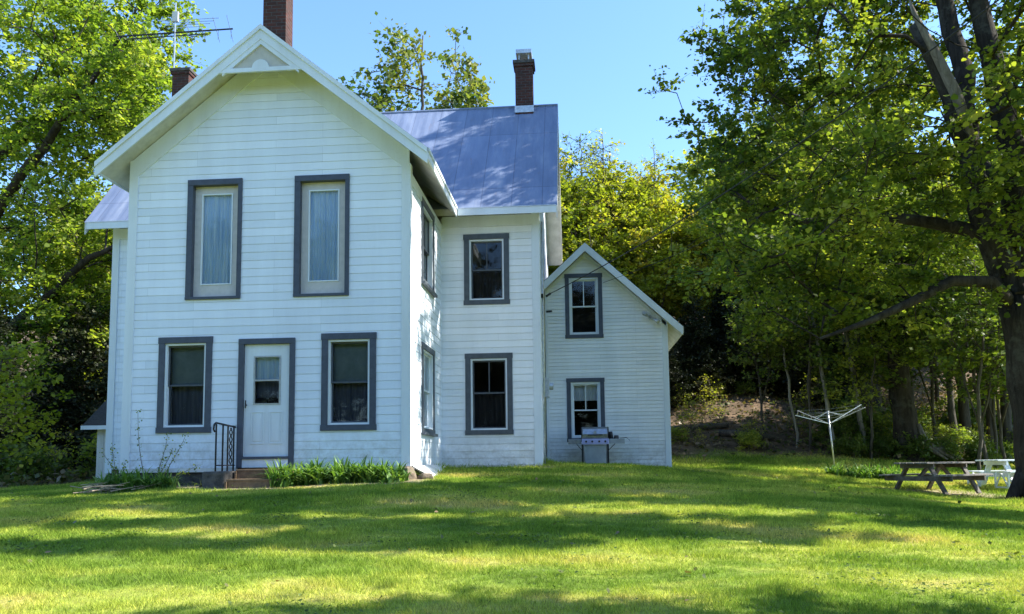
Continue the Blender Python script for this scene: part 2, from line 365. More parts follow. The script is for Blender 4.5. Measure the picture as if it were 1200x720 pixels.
def gz(x, y):
    x = np.atleast_1d(np.asarray(x, float)); y = np.atleast_1d(np.asarray(y, float)); sh = x.shape
    x = x.ravel(); y = y.ravel(); out = np.empty_like(x)
    for i in range(0, len(x), 20000):
        xs, ys = x[i:i + 20000], y[i:i + 20000]
        r2 = (xs[:, None] - CPn[None, :, 0]) ** 2 + (ys[:, None] - CPn[None, :, 1]) ** 2
        out[i:i + 20000] = _phi(r2) @ TW[:-3] + TW[-3] + TW[-2] * xs + TW[-1] * ys
    r = np.hypot(x, y - 20); k = np.clip((r - 32) / 30, 0, 1); k = k * k * (3 - 2 * k)
    far = 1.0 + np.clip((y - 30) * .3, 0, 20) * np.clip((y - 20) / 40, 0, 1)
    out = out * (1 - k) + far * k
    return out.reshape(sh)
def g1(x, y): return float(gz(x, y)[0])
def smooth(a, b, x): t = np.clip((x - a) / (b - a), 0, 1); return t * t * (3 - 2 * t)
def wobble(x, y): return np.sin(x * .9 + 1.3 * np.sin(y * .5)) * .6 + np.sin(y * .8 - x * .37) * .5 + np.sin(x * 2.3 + y * 1.7) * .25
def wood_mask(x, y):
    w = wobble(x, y)
    yb = np.where(x < 12, 25.6, 25.6 + (x - 12) * 1.6)
    a = smooth(-.8, 1.2, y + w * .7 - yb)
    b = smooth(10.6, 12.2, -x + w * .6 - 0.9) * smooth(14.3, 16, y + .4 * w)
    return np.clip(np.maximum(a, b), 0, 1)
def earth_mask(x, y):
    w = wobble(x * 3, y * 3) * .18
    a = 1 - smooth(.5, 1.0, np.hypot((x - 4.3) / 1.5, (y - 21.2) / .8) + w)
    b = (1 - smooth(.5, 1.1, np.hypot((x - 7.7) / 1.5, (y - 17.7) / 1.0) + w)) * .8
    c = (1 - smooth(.6, 1.2, np.hypot((x - 8.5) / 1.1, (y - 16.5) / .9) + w)) * .6
    d = (1 - smooth(-.1, .32, np.maximum(np.maximum(-8.4 - x, x + 2.6), np.maximum(12.95 - y, y - 14)) + w)) * .9
    e = (1 - smooth(-.1, .25, np.maximum(np.maximum(-2.9 - x, x + .6), np.maximum(16.7 - y, y - 17.3)) + w)) * .5
    return np.clip(np.maximum.reduce([a, b, c, d, e]), 0, 1)
def grid_axis(lo, hi, fine_lo, fine_hi, h):
    a = list(np.arange(fine_lo, fine_hi + 1e-6, h)); s = h; v = fine_lo
    while v > lo: s *= 1.25; v -= s; a.insert(0, v)
    s = h; v = fine_hi
    while v < hi: s *= 1.25; v += s; a.append(v)
    return np.array(a)
def build_ground():
    xs = grid_axis(-450, 450, -14, 14, .28); ys = grid_axis(-450, 500, -2, 30, .28)
    X, Y = np.meshgrid(xs, ys); Z = gz(X, Y) + wobble(X * 1.7, Y * 1.9) * .012
    nx, ny = len(xs), len(ys)
    v = np.stack([X, Y, Z], -1).reshape(-1, 3)
    i = np.arange(nx * ny).reshape(ny, nx)
    f = np.stack([i[:-1, :-1], i[:-1, 1:], i[1:, 1:], i[1:, :-1]], -1).reshape(-1, 4)
    me = bpy.data.meshes.new('ground'); me.from_pydata(v.tolist(), [], f.tolist()); me.polygons.foreach_set('use_smooth', [True] * len(f))
    a = me.attributes.new('wood', 'FLOAT', 'POINT'); a.data.foreach_set('value', wood_mask(X, Y).ravel().astype(np.float32))
    a = me.attributes.new('earth', 'FLOAT', 'POINT'); a.data.foreach_set('value', earth_mask(X, Y).ravel().astype(np.float32))
    tag(link_mesh('ground', me, M['ground']), kind='structure')
build_ground()

# ------------------------------------------------------------------ leaf clouds as one mesh
def leaf_mesh(name, P, Nn, A, size, wid=.8, fold=.25, simple_=False, mat=None, parent=None, rnd=None, shape=None):
    """P positions, Nn normals, A axis directions (n,3), size (n,)"""
    n = len(P)
    Nn = Nn / np.linalg.norm(Nn, axis=1, keepdims=True)
    A = A - Nn * (A * Nn).sum(1, keepdims=True); A /= np.linalg.norm(A, axis=1, keepdims=True) + 1e-9
    B = np.cross(Nn, A)
    if shape is not None: loc = np.array(shape[0]); faces = shape[1]
    elif simple_:
        loc = np.array([(0, 0, 0), (.45, .5, .06), (1, 0, 0), (.45, -.5, .06)]); faces = [(0, 1, 2, 3)]
    else:
        loc = np.array([(0, 0, 0), (.25, .52, fold * .4), (.72, .38, fold * .25), (1, 0, 0), (.72, -.38, fold * .25), (.25, -.52, fold * .4)])
        faces = [(0, 3, 2, 1), (0, 5, 4, 3)]
    S = size[:, None, None]
    V = P[:, None, :] + (A[:, None, :] * loc[None, :, 0:1] + B[:, None, :] * loc[None, :, 1:2] * wid + Nn[:, None, :] * loc[None, :, 2:3]) * S
    k = len(loc); nf = len(faces); fl = len(faces[0])
    F = (np.arange(n)[:, None, None] * k + np.array(faces)[None]).reshape(-1)
    me = bpy.data.meshes.new(name); me.vertices.add(n * k); me.vertices.foreach_set('co', V.astype(np.float32).ravel())
    me.loops.add(len(F)); me.loops.foreach_set('vertex_index', F.astype(np.int32))
    me.polygons.add(n * nf); me.polygons.foreach_set('loop_start', (np.arange(n * nf) * fl).astype(np.int32))
    try: me.polygons.foreach_set('loop_total', np.full(n * nf, fl, np.int32))
    except Exception: pass
    me.update(calc_edges=True); me.validate()
    if rnd is None: rnd = rng.random(n)
    a = me.attributes.new('rnd', 'FLOAT', 'FACE'); a.data.foreach_set('value', np.repeat(rnd, nf).astype(np.float32))
    return link_mesh(name, me, mat, parent)

# ------------------------------------------------------------------ trees
def blob_points(blobs, n, r, shell=.45, gap=.0):
    """attractor points in a union of ellipsoids, biased to the outside, with holes"""
    vol = np.array([b[1][0] * b[1][1] * b[1][2] for b in blobs]) ** (.75); pr = vol / vol.sum(); out = []
    ph = r.random(6) * 6.28
    while len(out) < n:
        b = blobs[r.choice(len(blobs), p=pr)]
        d = r.normal(size=3); d /= np.linalg.norm(d); t = r.random() ** shell
        p = np.array(b[0]) + d * t * np.array(b[1])
        if gap > 0:
            s = math.sin(p[0] * 1.7 + ph[0] + math.sin(p[2] * 1.3 + ph[1])) + math.sin(p[1] * 1.5 + ph[2]) + math.sin(p[2] * 2.3 + ph[3] + p[0] * .6)
            if s < -1.9 + gap * 1.5 and r.random() < .92: continue
        out.append(p)
    return np.array(out)

def skeleton(limbs, att, r, step=.55, droop=.12):
    P = []; par = []; R0 = []
    for pts, rads in limbs:
        pts = [np.array(p, float) for p in pts]; prev = -1
        if P:
            d = [np.linalg.norm(p - pts[0]) for p in P]; prev = int(np.argmin(d))
        for i, p in enumerate(pts):
            if i:
                seg = max(1, int(np.linalg.norm(p - pts[i - 1]) / .5))
                for s_ in range(1, seg + 1):
                    t = s_ / seg; q = pts[i - 1] * (1 - t) + p * t + (r.normal(size=3) * .03 if s_ < seg else 0)
                    P.append(q); par.append(prev); R0.append(rads[i - 1] * (1 - t) + rads[i] * t); prev = len(P) - 1
            else:
                P.append(p); par.append(prev); R0.append(rads[0]); prev = len(P) - 1
    nl = len(P); lim = np.array(P)
    d0 = np.array([np.min(np.linalg.norm(lim - a, axis=1)) for a in att]); order = np.argsort(d0)
    buf = np.zeros((nl + len(att) * 12 + 10, 3)); buf[:nl] = lim; cnt = nl
    base = lim[0]
    tips = []
    for k in order:
        a = att[k]; dd = buf[:cnt] - a; d = np.linalg.norm(dd, axis=1)
        cost = d + .55 * np.maximum(0, buf[:cnt, 2] - a[2] + .1 * d) + .18 * np.linalg.norm(buf[:cnt, :2] - base[:2], axis=1)
        low = buf[:cnt, 2] < base[2] + .22 * (a[2] - base[2]); cost[low] += 3
        j = int(np.argmin(cost)); q0 = buf[j].copy(); L_ = np.linalg.norm(a - q0); m = max(1, min(11, int(L_ / step)))
        prev = j; side = r.normal(size=3) * .08 * L_
        for s_ in range(1, m + 1):
            t = s_ / m; q = q0 * (1 - t) + a * t; q[2] += math.sin(math.pi * t) * droop * L_; q += side * math.sin(math.pi * t)
            buf[cnt] = q; P.append(q); par.append(prev); R0.append(0); prev = cnt; cnt += 1
        tips.append((prev, k))
    return P, par, R0, tips

def tree_wood(P, par, R0, tip_r=.012, expo=2.3, sides=6, mi=0, twigs=None, cap_r=9):
    n = len(P); acc = np.zeros(n); ch = [[] for _ in range(n)]
    for i, p in enumerate(par):
        if p >= 0: ch[p].append(i)
    rad = np.zeros(n)
    for i in range(n - 1, -1, -1):
        s = sum(rad[c] ** expo for c in ch[i]) if ch[i] else tip_r ** expo
        rad[i] = min(cap_r, max(s ** (1 / expo), tip_r)) if R0[i] == 0 else max(R0[i], tip_r)
    for i in range(n):
        if par[i] >= 0: rad[i] = min(rad[i], rad[par[i]] if R0[i] == 0 else 9)
    mb = MB(); done = set()
    def chain(start, head):
        pts = []; rr = []
        if head is not None: pts.append(P[head]); rr.append(min(rad[head], rad[start] * 1.15))
        i = start
        while True:
            pts.append(P[i]); rr.append(rad[i])
            if not ch[i]: break
            m = max(ch[i], key=lambda c: (R0[c] > 0 and R0[i] > 0, rad[c]))
            for c in ch[i]:
                if c != m: stack.append((c, i))
            i = m
        if len(pts) > 1:
            big = max(rr); mb.tube(pts, rr, 10 if big > .15 else (sides if big > .04 else 4), mi, cap=big > .1)
    roots = [i for i in range(n) if par[i] < 0]; stack = [(i, None) for i in roots]
    while stack:
        s, h = stack.pop(); chain(s, h)
    if twigs is not None:
        for a, b, r_ in twigs: mb.tube([a, b], [r_, r_ * .4], 3, mi, cap=False)
    return mb

def sprays(P, par, tips, att, r, ntw, nl, tl, size, jitter, up=1.0):
    """short leafy twigs around every tip"""
    tp = np.array([P[i] for i, _ in tips]); pp = np.array([P[par[i]] if par[i] >= 0 else P[i] for i, _ in tips])
    n = len(tp); out = tp - pp; out /= np.linalg.norm(out, axis=1, keepdims=True) + 1e-9
    T = np.repeat(tp, ntw, 0); O = np.repeat(out, ntw, 0)
    d = r.normal(size=T.shape); d[:, 2] *= .45; d /= np.linalg.norm(d, axis=1, keepdims=True); d = d + O * .75; d[:, 2] += .05; d /= np.linalg.norm(d, axis=1, keepdims=True)
    ln = tl * (.5 + r.random(len(T)))
    E = T + d * ln[:, None]
    tw = [(T[i], E[i]) for i in range(len(T))]
    t = r.random((len(T), nl)) ** .8
    LP = T[:, None, :] + d[:, None, :] * (ln[:, None] * t * 1.05)[:, :, None] + r.normal(size=(len(T), nl, 3)) * jitter * np.array([1, 1, .55])
    LP = LP.reshape(-1, 3); m = len(LP)
    Nn = r.normal(size=(m, 3)) * .62; Nn[:, 2] += up
    A = r.normal(size=(m, 3)); A[:, 2] -= .35; A += np.repeat(d, nl, 0) * .6
    sz = size * (.45 + .95 * r.random(m) ** 1.4)
    rn = np.clip(.5 * r.random(m) + .5 * np.repeat(np.repeat(r.random(n), ntw), nl), 0, 1)
    return LP, Nn, A, sz, rn, tw

def make_tree(name, label, cat, limbs, blobs, natt, seed, leaf, bark, ntw=5, nl=12, tl=.5, size=.12, jit=.07, gap=.3, shell=.45,
              group=None, tip_r=.012, simple_=False, twig_geo=True, base=None, droop=.1, avoid=(), extra=None, step=.55, up=1.0, sides=6):
    r = np.random.default_rng(seed)
    base = base or limbs[0][0][0]
    root = empty(name, base, label, cat, group)
    att = blob_points(blobs, natt, r, shell, gap)
    for b in avoid: att = att[~((att[:, 0] > b[0]) & (att[:, 0] < b[1]) & (att[:, 1] > b[2]) & (att[:, 1] < b[3]) & (att[:, 2] > b[4]) & (att[:, 2] < b[5]))]
    P, par, R0, tips = skeleton(limbs, att, r, step, droop)
    LP, Nn, A, sz, rn, tw = sprays(P, par, tips, att, r, ntw, nl, tl, size, jit, up)
    mb = tree_wood(P, par, R0, tip_r, sides=sides, twigs=[(a, b, tip_r * .6) for a, b in tw] if twig_geo else None)
    mats = [M[bark]]
    if extra: extra(mb, mats)
    mb.build('trunk', mats, root, smooth=True)
    leaf_mesh('crown', LP, Nn, A, sz, simple_=simple_, mat=L[leaf], parent=root, rnd=rn, wid=.95)
    return root

# ------------------------------------------------------------------ HOUSE
FX0, FX1, FY = -8.11, -2.913, 13.914           # front wing
MX0, MX1, MY, MYB = -10.42, -.77, 17.253, 22.5   # main block
EX1, EY, EYB = 2.20, 19.705, 25.5              # rear ell
house = empty('house', (FX0 + 2.6, FY, 1.55), 'two storey white clapboard farmhouse with slate blue window trim and metal roof', 'house')

def siding(mb, fr, u0, u1, z0, z1, course, holes=(), lim=None, proud=.006, groove=.005):
    """real lapped boards with a recessed gap under each; lim(z)->(ul,ur) narrows a gable"""
    lim = lim or (lambda z: (u0, u1))
    z = z0
    while z < z1 - 1e-4:
        zt = min(z + course, z1)
        zg = z + groove
        cuts = sorted({z, zg, zt} | {h for H in holes for h in H[2:4] if z < h < zt})
        for a, b in zip(cuts[:-1], cuts[1:]):
            la, ra = lim(a); lb, rb = lim(b)
            la, ra = max(la, u0), min(ra, u1); lb, rb = max(lb, u0), min(rb, u1)
            if ra - la < .01 and rb - lb < .01: continue
            hs = sorted([(H[0], H[1]) for H in holes if H[2] < b - 1e-5 and H[3] > a + 1e-5])
            iv = []; ca, cb = la, lb
            for h0, h1 in hs: iv.append((ca, h0, cb, h0)); ca = cb = h1
            iv.append((ca, ra, cb, rb))
            if b <= zg + 1e-6: da = db = -proud * .4
            else:
                k = lambda q: proud * (1 - (q - zg) / max(1e-6, zt - zg)) + .002
                da, db = k(a), k(b)
            for p0, p1, q0, q1 in iv:
                if p1 - p0 < .003 and q1 - q0 < .003: continue
                mb.quad(fr.p(p0, a, da), fr.p(p1, a, da), fr.p(q1, b, db), fr.p(q0, b, db))
                if abs(a - zg) < 1e-6: mb.quad(fr.p(p0, a, -proud * .4), fr.p(p1, a, -proud * .4), fr.p(p1, a, da), fr.p(p0, a, da))
                if abs(b - zt) < 1e-6: mb.quad(fr.p(q0, b, db), fr.p(q1, b, db), fr.p(q1, b, -proud * .4), fr.p(q0, b, -proud * .4))
        z = zt

def cloth(fr, u0, u1, z0, z1, d, folds, amp, mat, name, parent, gather=0, seed=1):
    r = random.Random(seed); mb = MB(); n = max(8, int(folds * 8)); ph = [r.uniform(-.6, .6) for _ in range(n + 1)]
    cols = []
    for i in range(n + 1):
        t = i / n; u = u0 + (u1 - u0) * t; col = []
        for k in range(5):
            s = k / 4; dd = d + amp * math.sin(2 * math.pi * folds * t + ph[i] * .7 + .5 * math.sin(s * 3 + seed)) * (.4 + .6 * s)
            uu = u + gather * math.sin(math.pi * s) * (t - .5)
            col.append(fr.p(uu, z1 + (z0 - z1) * s, dd))
        cols.append(col)
    for i in range(n):
        for k in range(4): mb.quad(cols[i][k], cols[i][k + 1], cols[i + 1][k + 1], cols[i + 1][k])
    return mb.build(name, M[mat], parent, smooth=True)

def window(fr, u0, u1, z0, z1, trim='slate', tw=.115, frame='white', fw=.035, muntin=True, style='drape', seed=1, label=None, split=.5, sill=False, low_muntin=False):
    t = MB(); p = -.03
    t.fbox(fr, u0 - .01, u1 + .01, z1 - tw, z1, p, .034)
    t.fbox(fr, u0, u0 + tw, z0 + tw * .9, z1 - tw, p, .030); t.fbox(fr, u1 - tw, u1, z0 + tw * .9, z1 - tw, p, .030)
    t.fbox(fr, u0 - .012, u1 + .012, z0, z0 + tw * .9, p, .034)
    if sill: t.fbox(fr, u0 - .03, u1 + .03, z0 - .03, z0 + .02, p, .085)
    w = t.build('window', M[trim], house, bevel=.003)
    if label: w['label'] = label
    a0, a1, b0, b1 = u0 + tw, u1 - tw, z0 + tw * .9, z1 - tw
    f = MB()     # jamb liner and frame, butted
    for x0, x1, y0, y1 in ((a0, a0 + fw, b0, b1), (a1 - fw, a1, b0, b1), (a0 + fw, a1 - fw, b1 - fw, b1), (a0 + fw, a1 - fw, b0, b0 + fw)):
        f.fbox(fr, x0, x1, y0, y1, -.12, .006)
    f.build('frame', M[frame], w, bevel=.002)
    a0 += fw; a1 -= fw; b0 += fw; b1 -= fw; zm = b0 + (b1 - b0) * split; s = .03
    sashes = MB(); sm = frame if style in ('none', 'halfwhite', 'sidewhite') else 'slate2'
    if style == 'storm_':
        pass
    for (y0, y1, dd) in ((zm - .015, b1, -.055), (b0, zm + .015, -.095)):
        for x0, x1, q0, q1 in ((a0, a0 + s, y0, y1), (a1 - s, a1, y0, y1), (a0 + s, a1 - s, y1 - s, y1), (a0 + s, a1 - s, y0, y0 + s)):
            sashes.fbox(fr, x0, x1, q0, q1, dd - .035, dd)
    sashes.build('sash', M[sm], w)
    g = MB()
    for (y0, y1, dd) in ((zm + .015, b1 - s, -.07), (b0 + s, zm - .015, -.11)):
        g.quad(fr.p(a0 + s, y0, dd), fr.p(a1 - s, y0, dd), fr.p(a1 - s, y1, dd), fr.p(a0 + s, y1, dd))
    g.build('pane', M['glass'], w)
    if muntin:
        mm = MB(); c = (a0 + a1) / 2
        mm.fbox(fr, c - .011, c + .011, zm + .015, b1 - s, -.068, -.052)
        if low_muntin: mm.fbox(fr, c - .011, c + .011, b0 + s, zm - .015, -.108, -.092)
        mm.build('muntin', M[sm if muntin != 'white' else 'white'], w)
    # dark sheet in place of the unlit room, so the pane looks into depth
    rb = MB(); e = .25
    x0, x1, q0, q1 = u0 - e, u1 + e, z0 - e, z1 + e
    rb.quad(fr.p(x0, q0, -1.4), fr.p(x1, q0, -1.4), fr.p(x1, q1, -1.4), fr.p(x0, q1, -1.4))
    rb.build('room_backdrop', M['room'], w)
    if style == 'shade':
        cloth(fr, a0, a1, zm - .01, b1, -.17, 2, .004, 'greyshade', 'roller_shade', w, seed=seed)
        cloth(fr, a0, a1, b0, zm + .01, -.20, 5, .02, 'darkdrape', 'curtain', w, seed=seed)
    elif style == 'drape':
        cloth(fr, a0, a1, b0, zm + .05, -.24, 6, .03, 'browndrape', 'curtain', w, seed=seed)
    elif style == 'halfwhite':
        cloth(fr, a0, a1, b1 - (b1 - zm) * .62, b1, -.18, 5, .015, 'whitecloth', 'curtain', w, seed=seed)
    elif style == 'sidewhite':
        cloth(fr, a0, a1, b0, b1, -.2, 7, .02, 'sheer', 'curtain', w, seed=seed)
    elif style == 'streak':
        cloth(fr, a0 + .1, a0 + .42, b0, b1, -.22, 3, .03, 'whitecloth', 'curtain', w, seed=seed)
    return w

def storm_window(fr, u0, u1, z0, z1, seed, label=None):
    """tall upper openings: slate trim around a recessed warm white frame with one long pane"""
    tw = .105; t = MB()
    t.fbox(fr, u0, u1, z1 - tw, z1, -.16, .034); t.fbox(fr, u0, u0 + tw, z0 + .05, z1 - tw, -.16, .03)
    t.fbox(fr, u1 - tw * .75, u1, z0 + .05, z1 - tw, -.16, .03); t.fbox(fr, u0, u1, z0, z0 + .05, -.16, .04)
    w = t.build('window', M['slate'], house, bevel=.003)
    if label: w['label'] = label
    a0, a1, b0, b1 = u0 + tw, u1 - tw * .75, z0 + .05, z1 - tw; s = .13
    c0, c1, e0, e1 = a0 + s, a1 - s, b0 + .235, b1 - .14
    f = MB()
    for x0, x1, y0, y1 in ((a0, c0, b0, b1), (c1, a1, b0, b1), (c0, c1, e1, b1), (c0, c1, b0, e0)): f.fbox(fr, x0, x1, y0, y1, -.12, -.075)
    f.build('frame', M['storm'], w, bevel=.002)
    b = MB(); k = .022
    for x0, x1, y0, y1 in ((c0, c0 + k, e0, e1), (c1 - k, c1, e0, e1), (c0 + k, c1 - k, e1 - k, e1), (c0 + k, c1 - k, e0, e0 + k)): b.fbox(fr, x0, x1, y0, y1, -.11, -.062)
    b.build('bead', M['white'], w)
    g = MB(); g.quad(fr.p(c0, e0, -.10), fr.p(c1, e0, -.10), fr.p(c1, e1, -.10), fr.p(c0, e1, -.10)); g.build('pane', M['glass'], w)
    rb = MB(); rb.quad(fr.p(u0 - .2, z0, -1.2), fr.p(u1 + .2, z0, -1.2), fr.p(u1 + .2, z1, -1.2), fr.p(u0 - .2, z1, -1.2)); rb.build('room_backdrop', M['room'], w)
    cloth(fr, c0, (c0 + c1) / 2 + .0, e0 - .05, e1, -.132, 5, .014, 'sheer', 'curtain', w, gather=-.0, seed=seed)
    cloth(fr, (c0 + c1) / 2 - .02, c1, e0 - .05, e1, -.15, 5, .014, 'sheer', 'curtain', w, gather=-.0, seed=seed + 5)
    return w

FRONT = Fr((0, FY, 0), (1, 0, 0), (0, -1, 0)); MID = Fr((0, MY, 0), (1, 0, 0), (0, -1, 0)); ELL = Fr((0, EY, 0), (1, 0, 0), (0, -1, 0))
EAST = Fr((FX1, 0, 0), (0, 1, 0), (1, 0, 0)); MEAST = Fr((MX1, 0, 0), (0, 1, 0), (1, 0, 0)); EEAST = Fr((EX1, 0, 0), (0, 1, 0), (1, 0, 0))
FWEST = Fr((FX0, 0, 0), (0, -1, 0), (-1, 0, 0)); MWEST = Fr((MX0, 0, 0), (0, -1, 0), (-1, 0, 0)); BACK = Fr((0, MYB, 0), (-1, 0, 0), (0, 1, 0)); EBACK = Fr((0, EYB, 0), (-1, 0, 0), (0, 1, 0))
ZB = 1.555
# roof lines
FXM = (FX0 + FX1) / 2; FPZ = 9.45; FS = (FPZ - 7.04) / 3.0   # front gable: ridge x, ridge z, slope
MRY, MRZ = 19.886, 10.60; MSL = (MRZ - 7.03) / (MRY - 16.80)
EXM, EPZ, ESL = .26, 6.87, .925

def hole(u0, u1, z0, z1, t=.05): return (u0 + t, u1 - t, z0 + t * .8, z1 - t)
WF = [(-7.017, -5.99, 4.576, 6.801), (-5.014, -4.003, 4.576, 6.801), (-7.479, -6.486, 2.179, 3.904), (-4.484, -3.504, 2.179, 3.904)]
DOOR = (-5.998, -4.964, ZB, 3.842)
mb = MB()
fl = lambda z: (FXM - max(0, (FPZ - .16 - z) / FS), FXM + max(0, (FPZ - .16 - z) / FS))
siding(mb, FRONT, FX0 + .14, FX1 - .14, ZB, 9.3, .1485, [hole(*w) for w in WF] + [(DOOR[0] + .05, DOOR[1] - .05, ZB, DOOR[3] - .05)], fl)
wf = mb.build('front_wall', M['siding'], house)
mb = MB(); SW = [(14.977, 16.299, 5.026, 6.70), (14.977, 16.299, 2.157, 3.881)]
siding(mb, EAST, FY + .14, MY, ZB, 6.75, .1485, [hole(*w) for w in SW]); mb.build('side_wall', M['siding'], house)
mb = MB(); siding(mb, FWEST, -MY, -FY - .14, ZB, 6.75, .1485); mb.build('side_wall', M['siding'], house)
mb = MB(); WM = [(-2.404, -1.415, 5.002, 6.568), (-2.390, -1.370, 2.181, 3.938)]
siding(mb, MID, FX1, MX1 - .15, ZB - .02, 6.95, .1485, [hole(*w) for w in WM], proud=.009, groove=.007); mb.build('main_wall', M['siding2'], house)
mb = MB(); siding(mb, MID, MX0 + .14, FX0, ZB - .02, 6.95, .1485)
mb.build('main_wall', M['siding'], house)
ml = lambda z: (MRY - max(0, (MRZ - .16 - z) / MSL), MRY + max(0, (MRZ - .16 - z) / MSL))
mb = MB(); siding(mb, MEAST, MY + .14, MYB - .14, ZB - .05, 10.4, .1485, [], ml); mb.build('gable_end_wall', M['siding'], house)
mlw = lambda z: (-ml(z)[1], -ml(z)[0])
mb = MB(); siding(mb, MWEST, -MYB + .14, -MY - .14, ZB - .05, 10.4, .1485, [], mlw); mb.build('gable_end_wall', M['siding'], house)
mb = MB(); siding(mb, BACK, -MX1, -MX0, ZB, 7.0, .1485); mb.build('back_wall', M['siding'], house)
mb = MB(); WE = [(-.246, .666, 4.587, 6.192), (-.246, .666, 2.06, 3.608)]
el = lambda z: (max(MX1, EXM - max(0, (EPZ - .14 - z) / ESL)), EXM + max(0, (EPZ - .14 - z) / ESL))
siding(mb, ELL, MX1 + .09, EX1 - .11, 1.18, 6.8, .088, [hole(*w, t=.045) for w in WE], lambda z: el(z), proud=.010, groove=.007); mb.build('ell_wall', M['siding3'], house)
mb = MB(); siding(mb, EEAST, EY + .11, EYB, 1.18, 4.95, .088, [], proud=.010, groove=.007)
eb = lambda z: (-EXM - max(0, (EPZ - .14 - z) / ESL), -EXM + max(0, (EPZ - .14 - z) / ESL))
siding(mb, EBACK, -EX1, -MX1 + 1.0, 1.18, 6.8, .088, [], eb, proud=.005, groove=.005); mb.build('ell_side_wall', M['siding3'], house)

# corner boards, frieze boards, water table
cb = MB()
def cboard(fr, u0, u1, z0, z1, d=.024): cb.fbox(fr, u0, u1, z0, z1, -.03, d)
cboard(FRONT, FX0 - .024, FX0 + .14, ZB, 7.22); cboard(FRONT, FX1 - .14, FX1 + .0, ZB, 7.22)
cb.fbox(EAST, FY - .024, FY + .14, ZB, 6.95, .0, .025); cb.fbox(FWEST, -FY - .14, -FY - 0, ZB, 6.95, -.03, .021)
cboard(MID, MX1 - .15, MX1, ZB - .1, 7.0); cb.fbox(MEAST, MY - .024, MY + .14, ZB - .1, 7.1, 0, .025)
cboard(MID, MX0 - .02, MX0 + .14, ZB - .1, 7.0); cboard(MEAST, MYB - .14, MYB, ZB - .1, 7.1)
cboard(ELL, EX1 - .11, EX1, 1.15, 5.02); cb.fbox(EEAST, EY - .024, EY + .11, 1.15, 4.95, 0, .025); cboard(ELL, MX1 + .027, MX1 + .09, 1.3, 6.0)
build_each(cb, 'corner_board', M['white'], house, .003)
fz = MB()
def rake_board(fr, xm, pz, sl, x_end, wid, d0, d1, sgn, drop):
    # board following the slope on a wall, inset under the roof
    a = Vector((xm, pz - drop)); b = Vector((xm + sgn * x_end, pz - drop - sl * x_end)); q = wid * math.sqrt(1 + sl * sl)
    vs = []
    for d in (d0, d1):
        for p, o in ((a, 0), (b, 0), (b, q), (a, q)): vs.append(fr.p(p.x, p.y - o, d))
    fz.add(vs, [(0, 1, 2, 3), (7, 6, 5, 4), (0, 4, 5, 1), (1, 5, 6, 2), (2, 6, 7, 3), (3, 7, 4, 0)])
for s_ in (-1, 1): rake_board(FRONT, FXM, FPZ, FS, 2.60, .30, -.02, .027, s_, .17)
for s_ in (-1, 1): rake_board(MEAST, MRY, MRZ, MSL, 2.60, .14, -.02, .027, s_, .17)
rake_board(ELL, EXM, EPZ, ESL, 1.93, .07, -.02, .024, 1, .15); rake_board(ELL, EXM, EPZ, ESL, .95, .07, -.02, .024, -1, .15)
fz.fbox(EAST, FY + .142, MY - .002, 6.60, 6.80, 0, .027)
fz.fbox(MID, FX1 + .03, MX1 - .152, 6.74, 6.98, 0, .027); fz.fbox(MID, MX0 + .142, FX0 - .03, 6.74, 6.98, 0, .027)
build_each(fz, 'frieze_board', M['white'], house)
wt = MB()
wt.fbox(FRONT, FX0 - .03, DOOR[0] + .0, ZB - .07, ZB, -.03, .034); wt.fbox(FRONT, DOOR[1], FX1 + .03, ZB - .07, ZB, -.03, .034)
build_each(wt, 'water_table', M['aged_white'], house)
fd = MB()
fd.box(FX0 + .02, FX1 - .02, FY + .03, MY, .7, ZB - .01); fd.box(MX0 + .02, MX1 - .02, MY + .03, MYB - .03, .7, ZB - .05)
fd.box(MX1 + .02, EX1 - .02, EY + .03, EYB - .05, .7, 1.22)
build_each(fd, 'foundation', M['stone'], house)
sk = MB()   # skirting planks under the middle wall, leaning sheet at the front corner
sk.fbox(MID, FX1 + .45, MX1 - .05, 1.30, ZB - .06, 0, .03); sk.fbox(MID, FX1 + .15, MX1, ZB - .06, ZB - .02, 0, .05)
build_each(sk, 'skirting_board', M['aged_white'], house)

# roofs: slab with white underside + corrugated sheet on top
def slab(mb, x0, z0, x1, z1, y0, y1, th, y1b=None):
    """front-to-back prism: slope from (x0,z0) ridge to (x1,z1) eave"""
    y1b = y1 if y1b is None else y1b
    vs = [(x0, y0, z0), (x1, y0, z1), (x1, y0, z1 - th), (x0, y0, z0 - th), (x0, y1, z0), (x1, y1b, z1), (x1, y1b, z1 - th), (x0, y1, z0 - th)]
    mb.add(vs, [(0, 1, 2, 3), (7, 6, 5, 4), (0, 4, 5, 1), (3, 2, 6, 7), (1, 5, 6, 2), (0, 3, 7, 4)])
def corr_y(mb, x0, z0, x1, z1, y0, y1, y1b, pitch=.2, amp=.011, lift=.02):
    """corrugated sheet, ribs run down the slope; repeats along y"""
    n = int((y1 - y0) / (pitch / 4)); rows = []
    for i in range(n + 1):
        y = y0 + (y1 - y0) * i / n; h = amp * math.cos(2 * math.pi * (y - y0) / pitch)
        t = 1 if y <= y1b else max(0, 1 - (y - y1b) / (y1 - y1b + 1e-9))
        rows.append(((x0, y, z0 + lift + h), (x0 + (x1 - x0) * t * 1.008, y, z0 + (z1 - z0) * t * 1.008 + lift + h)))
    for a, b in zip(rows[:-1], rows[1:]): mb.quad(a[0], a[1], b[1], b[0])
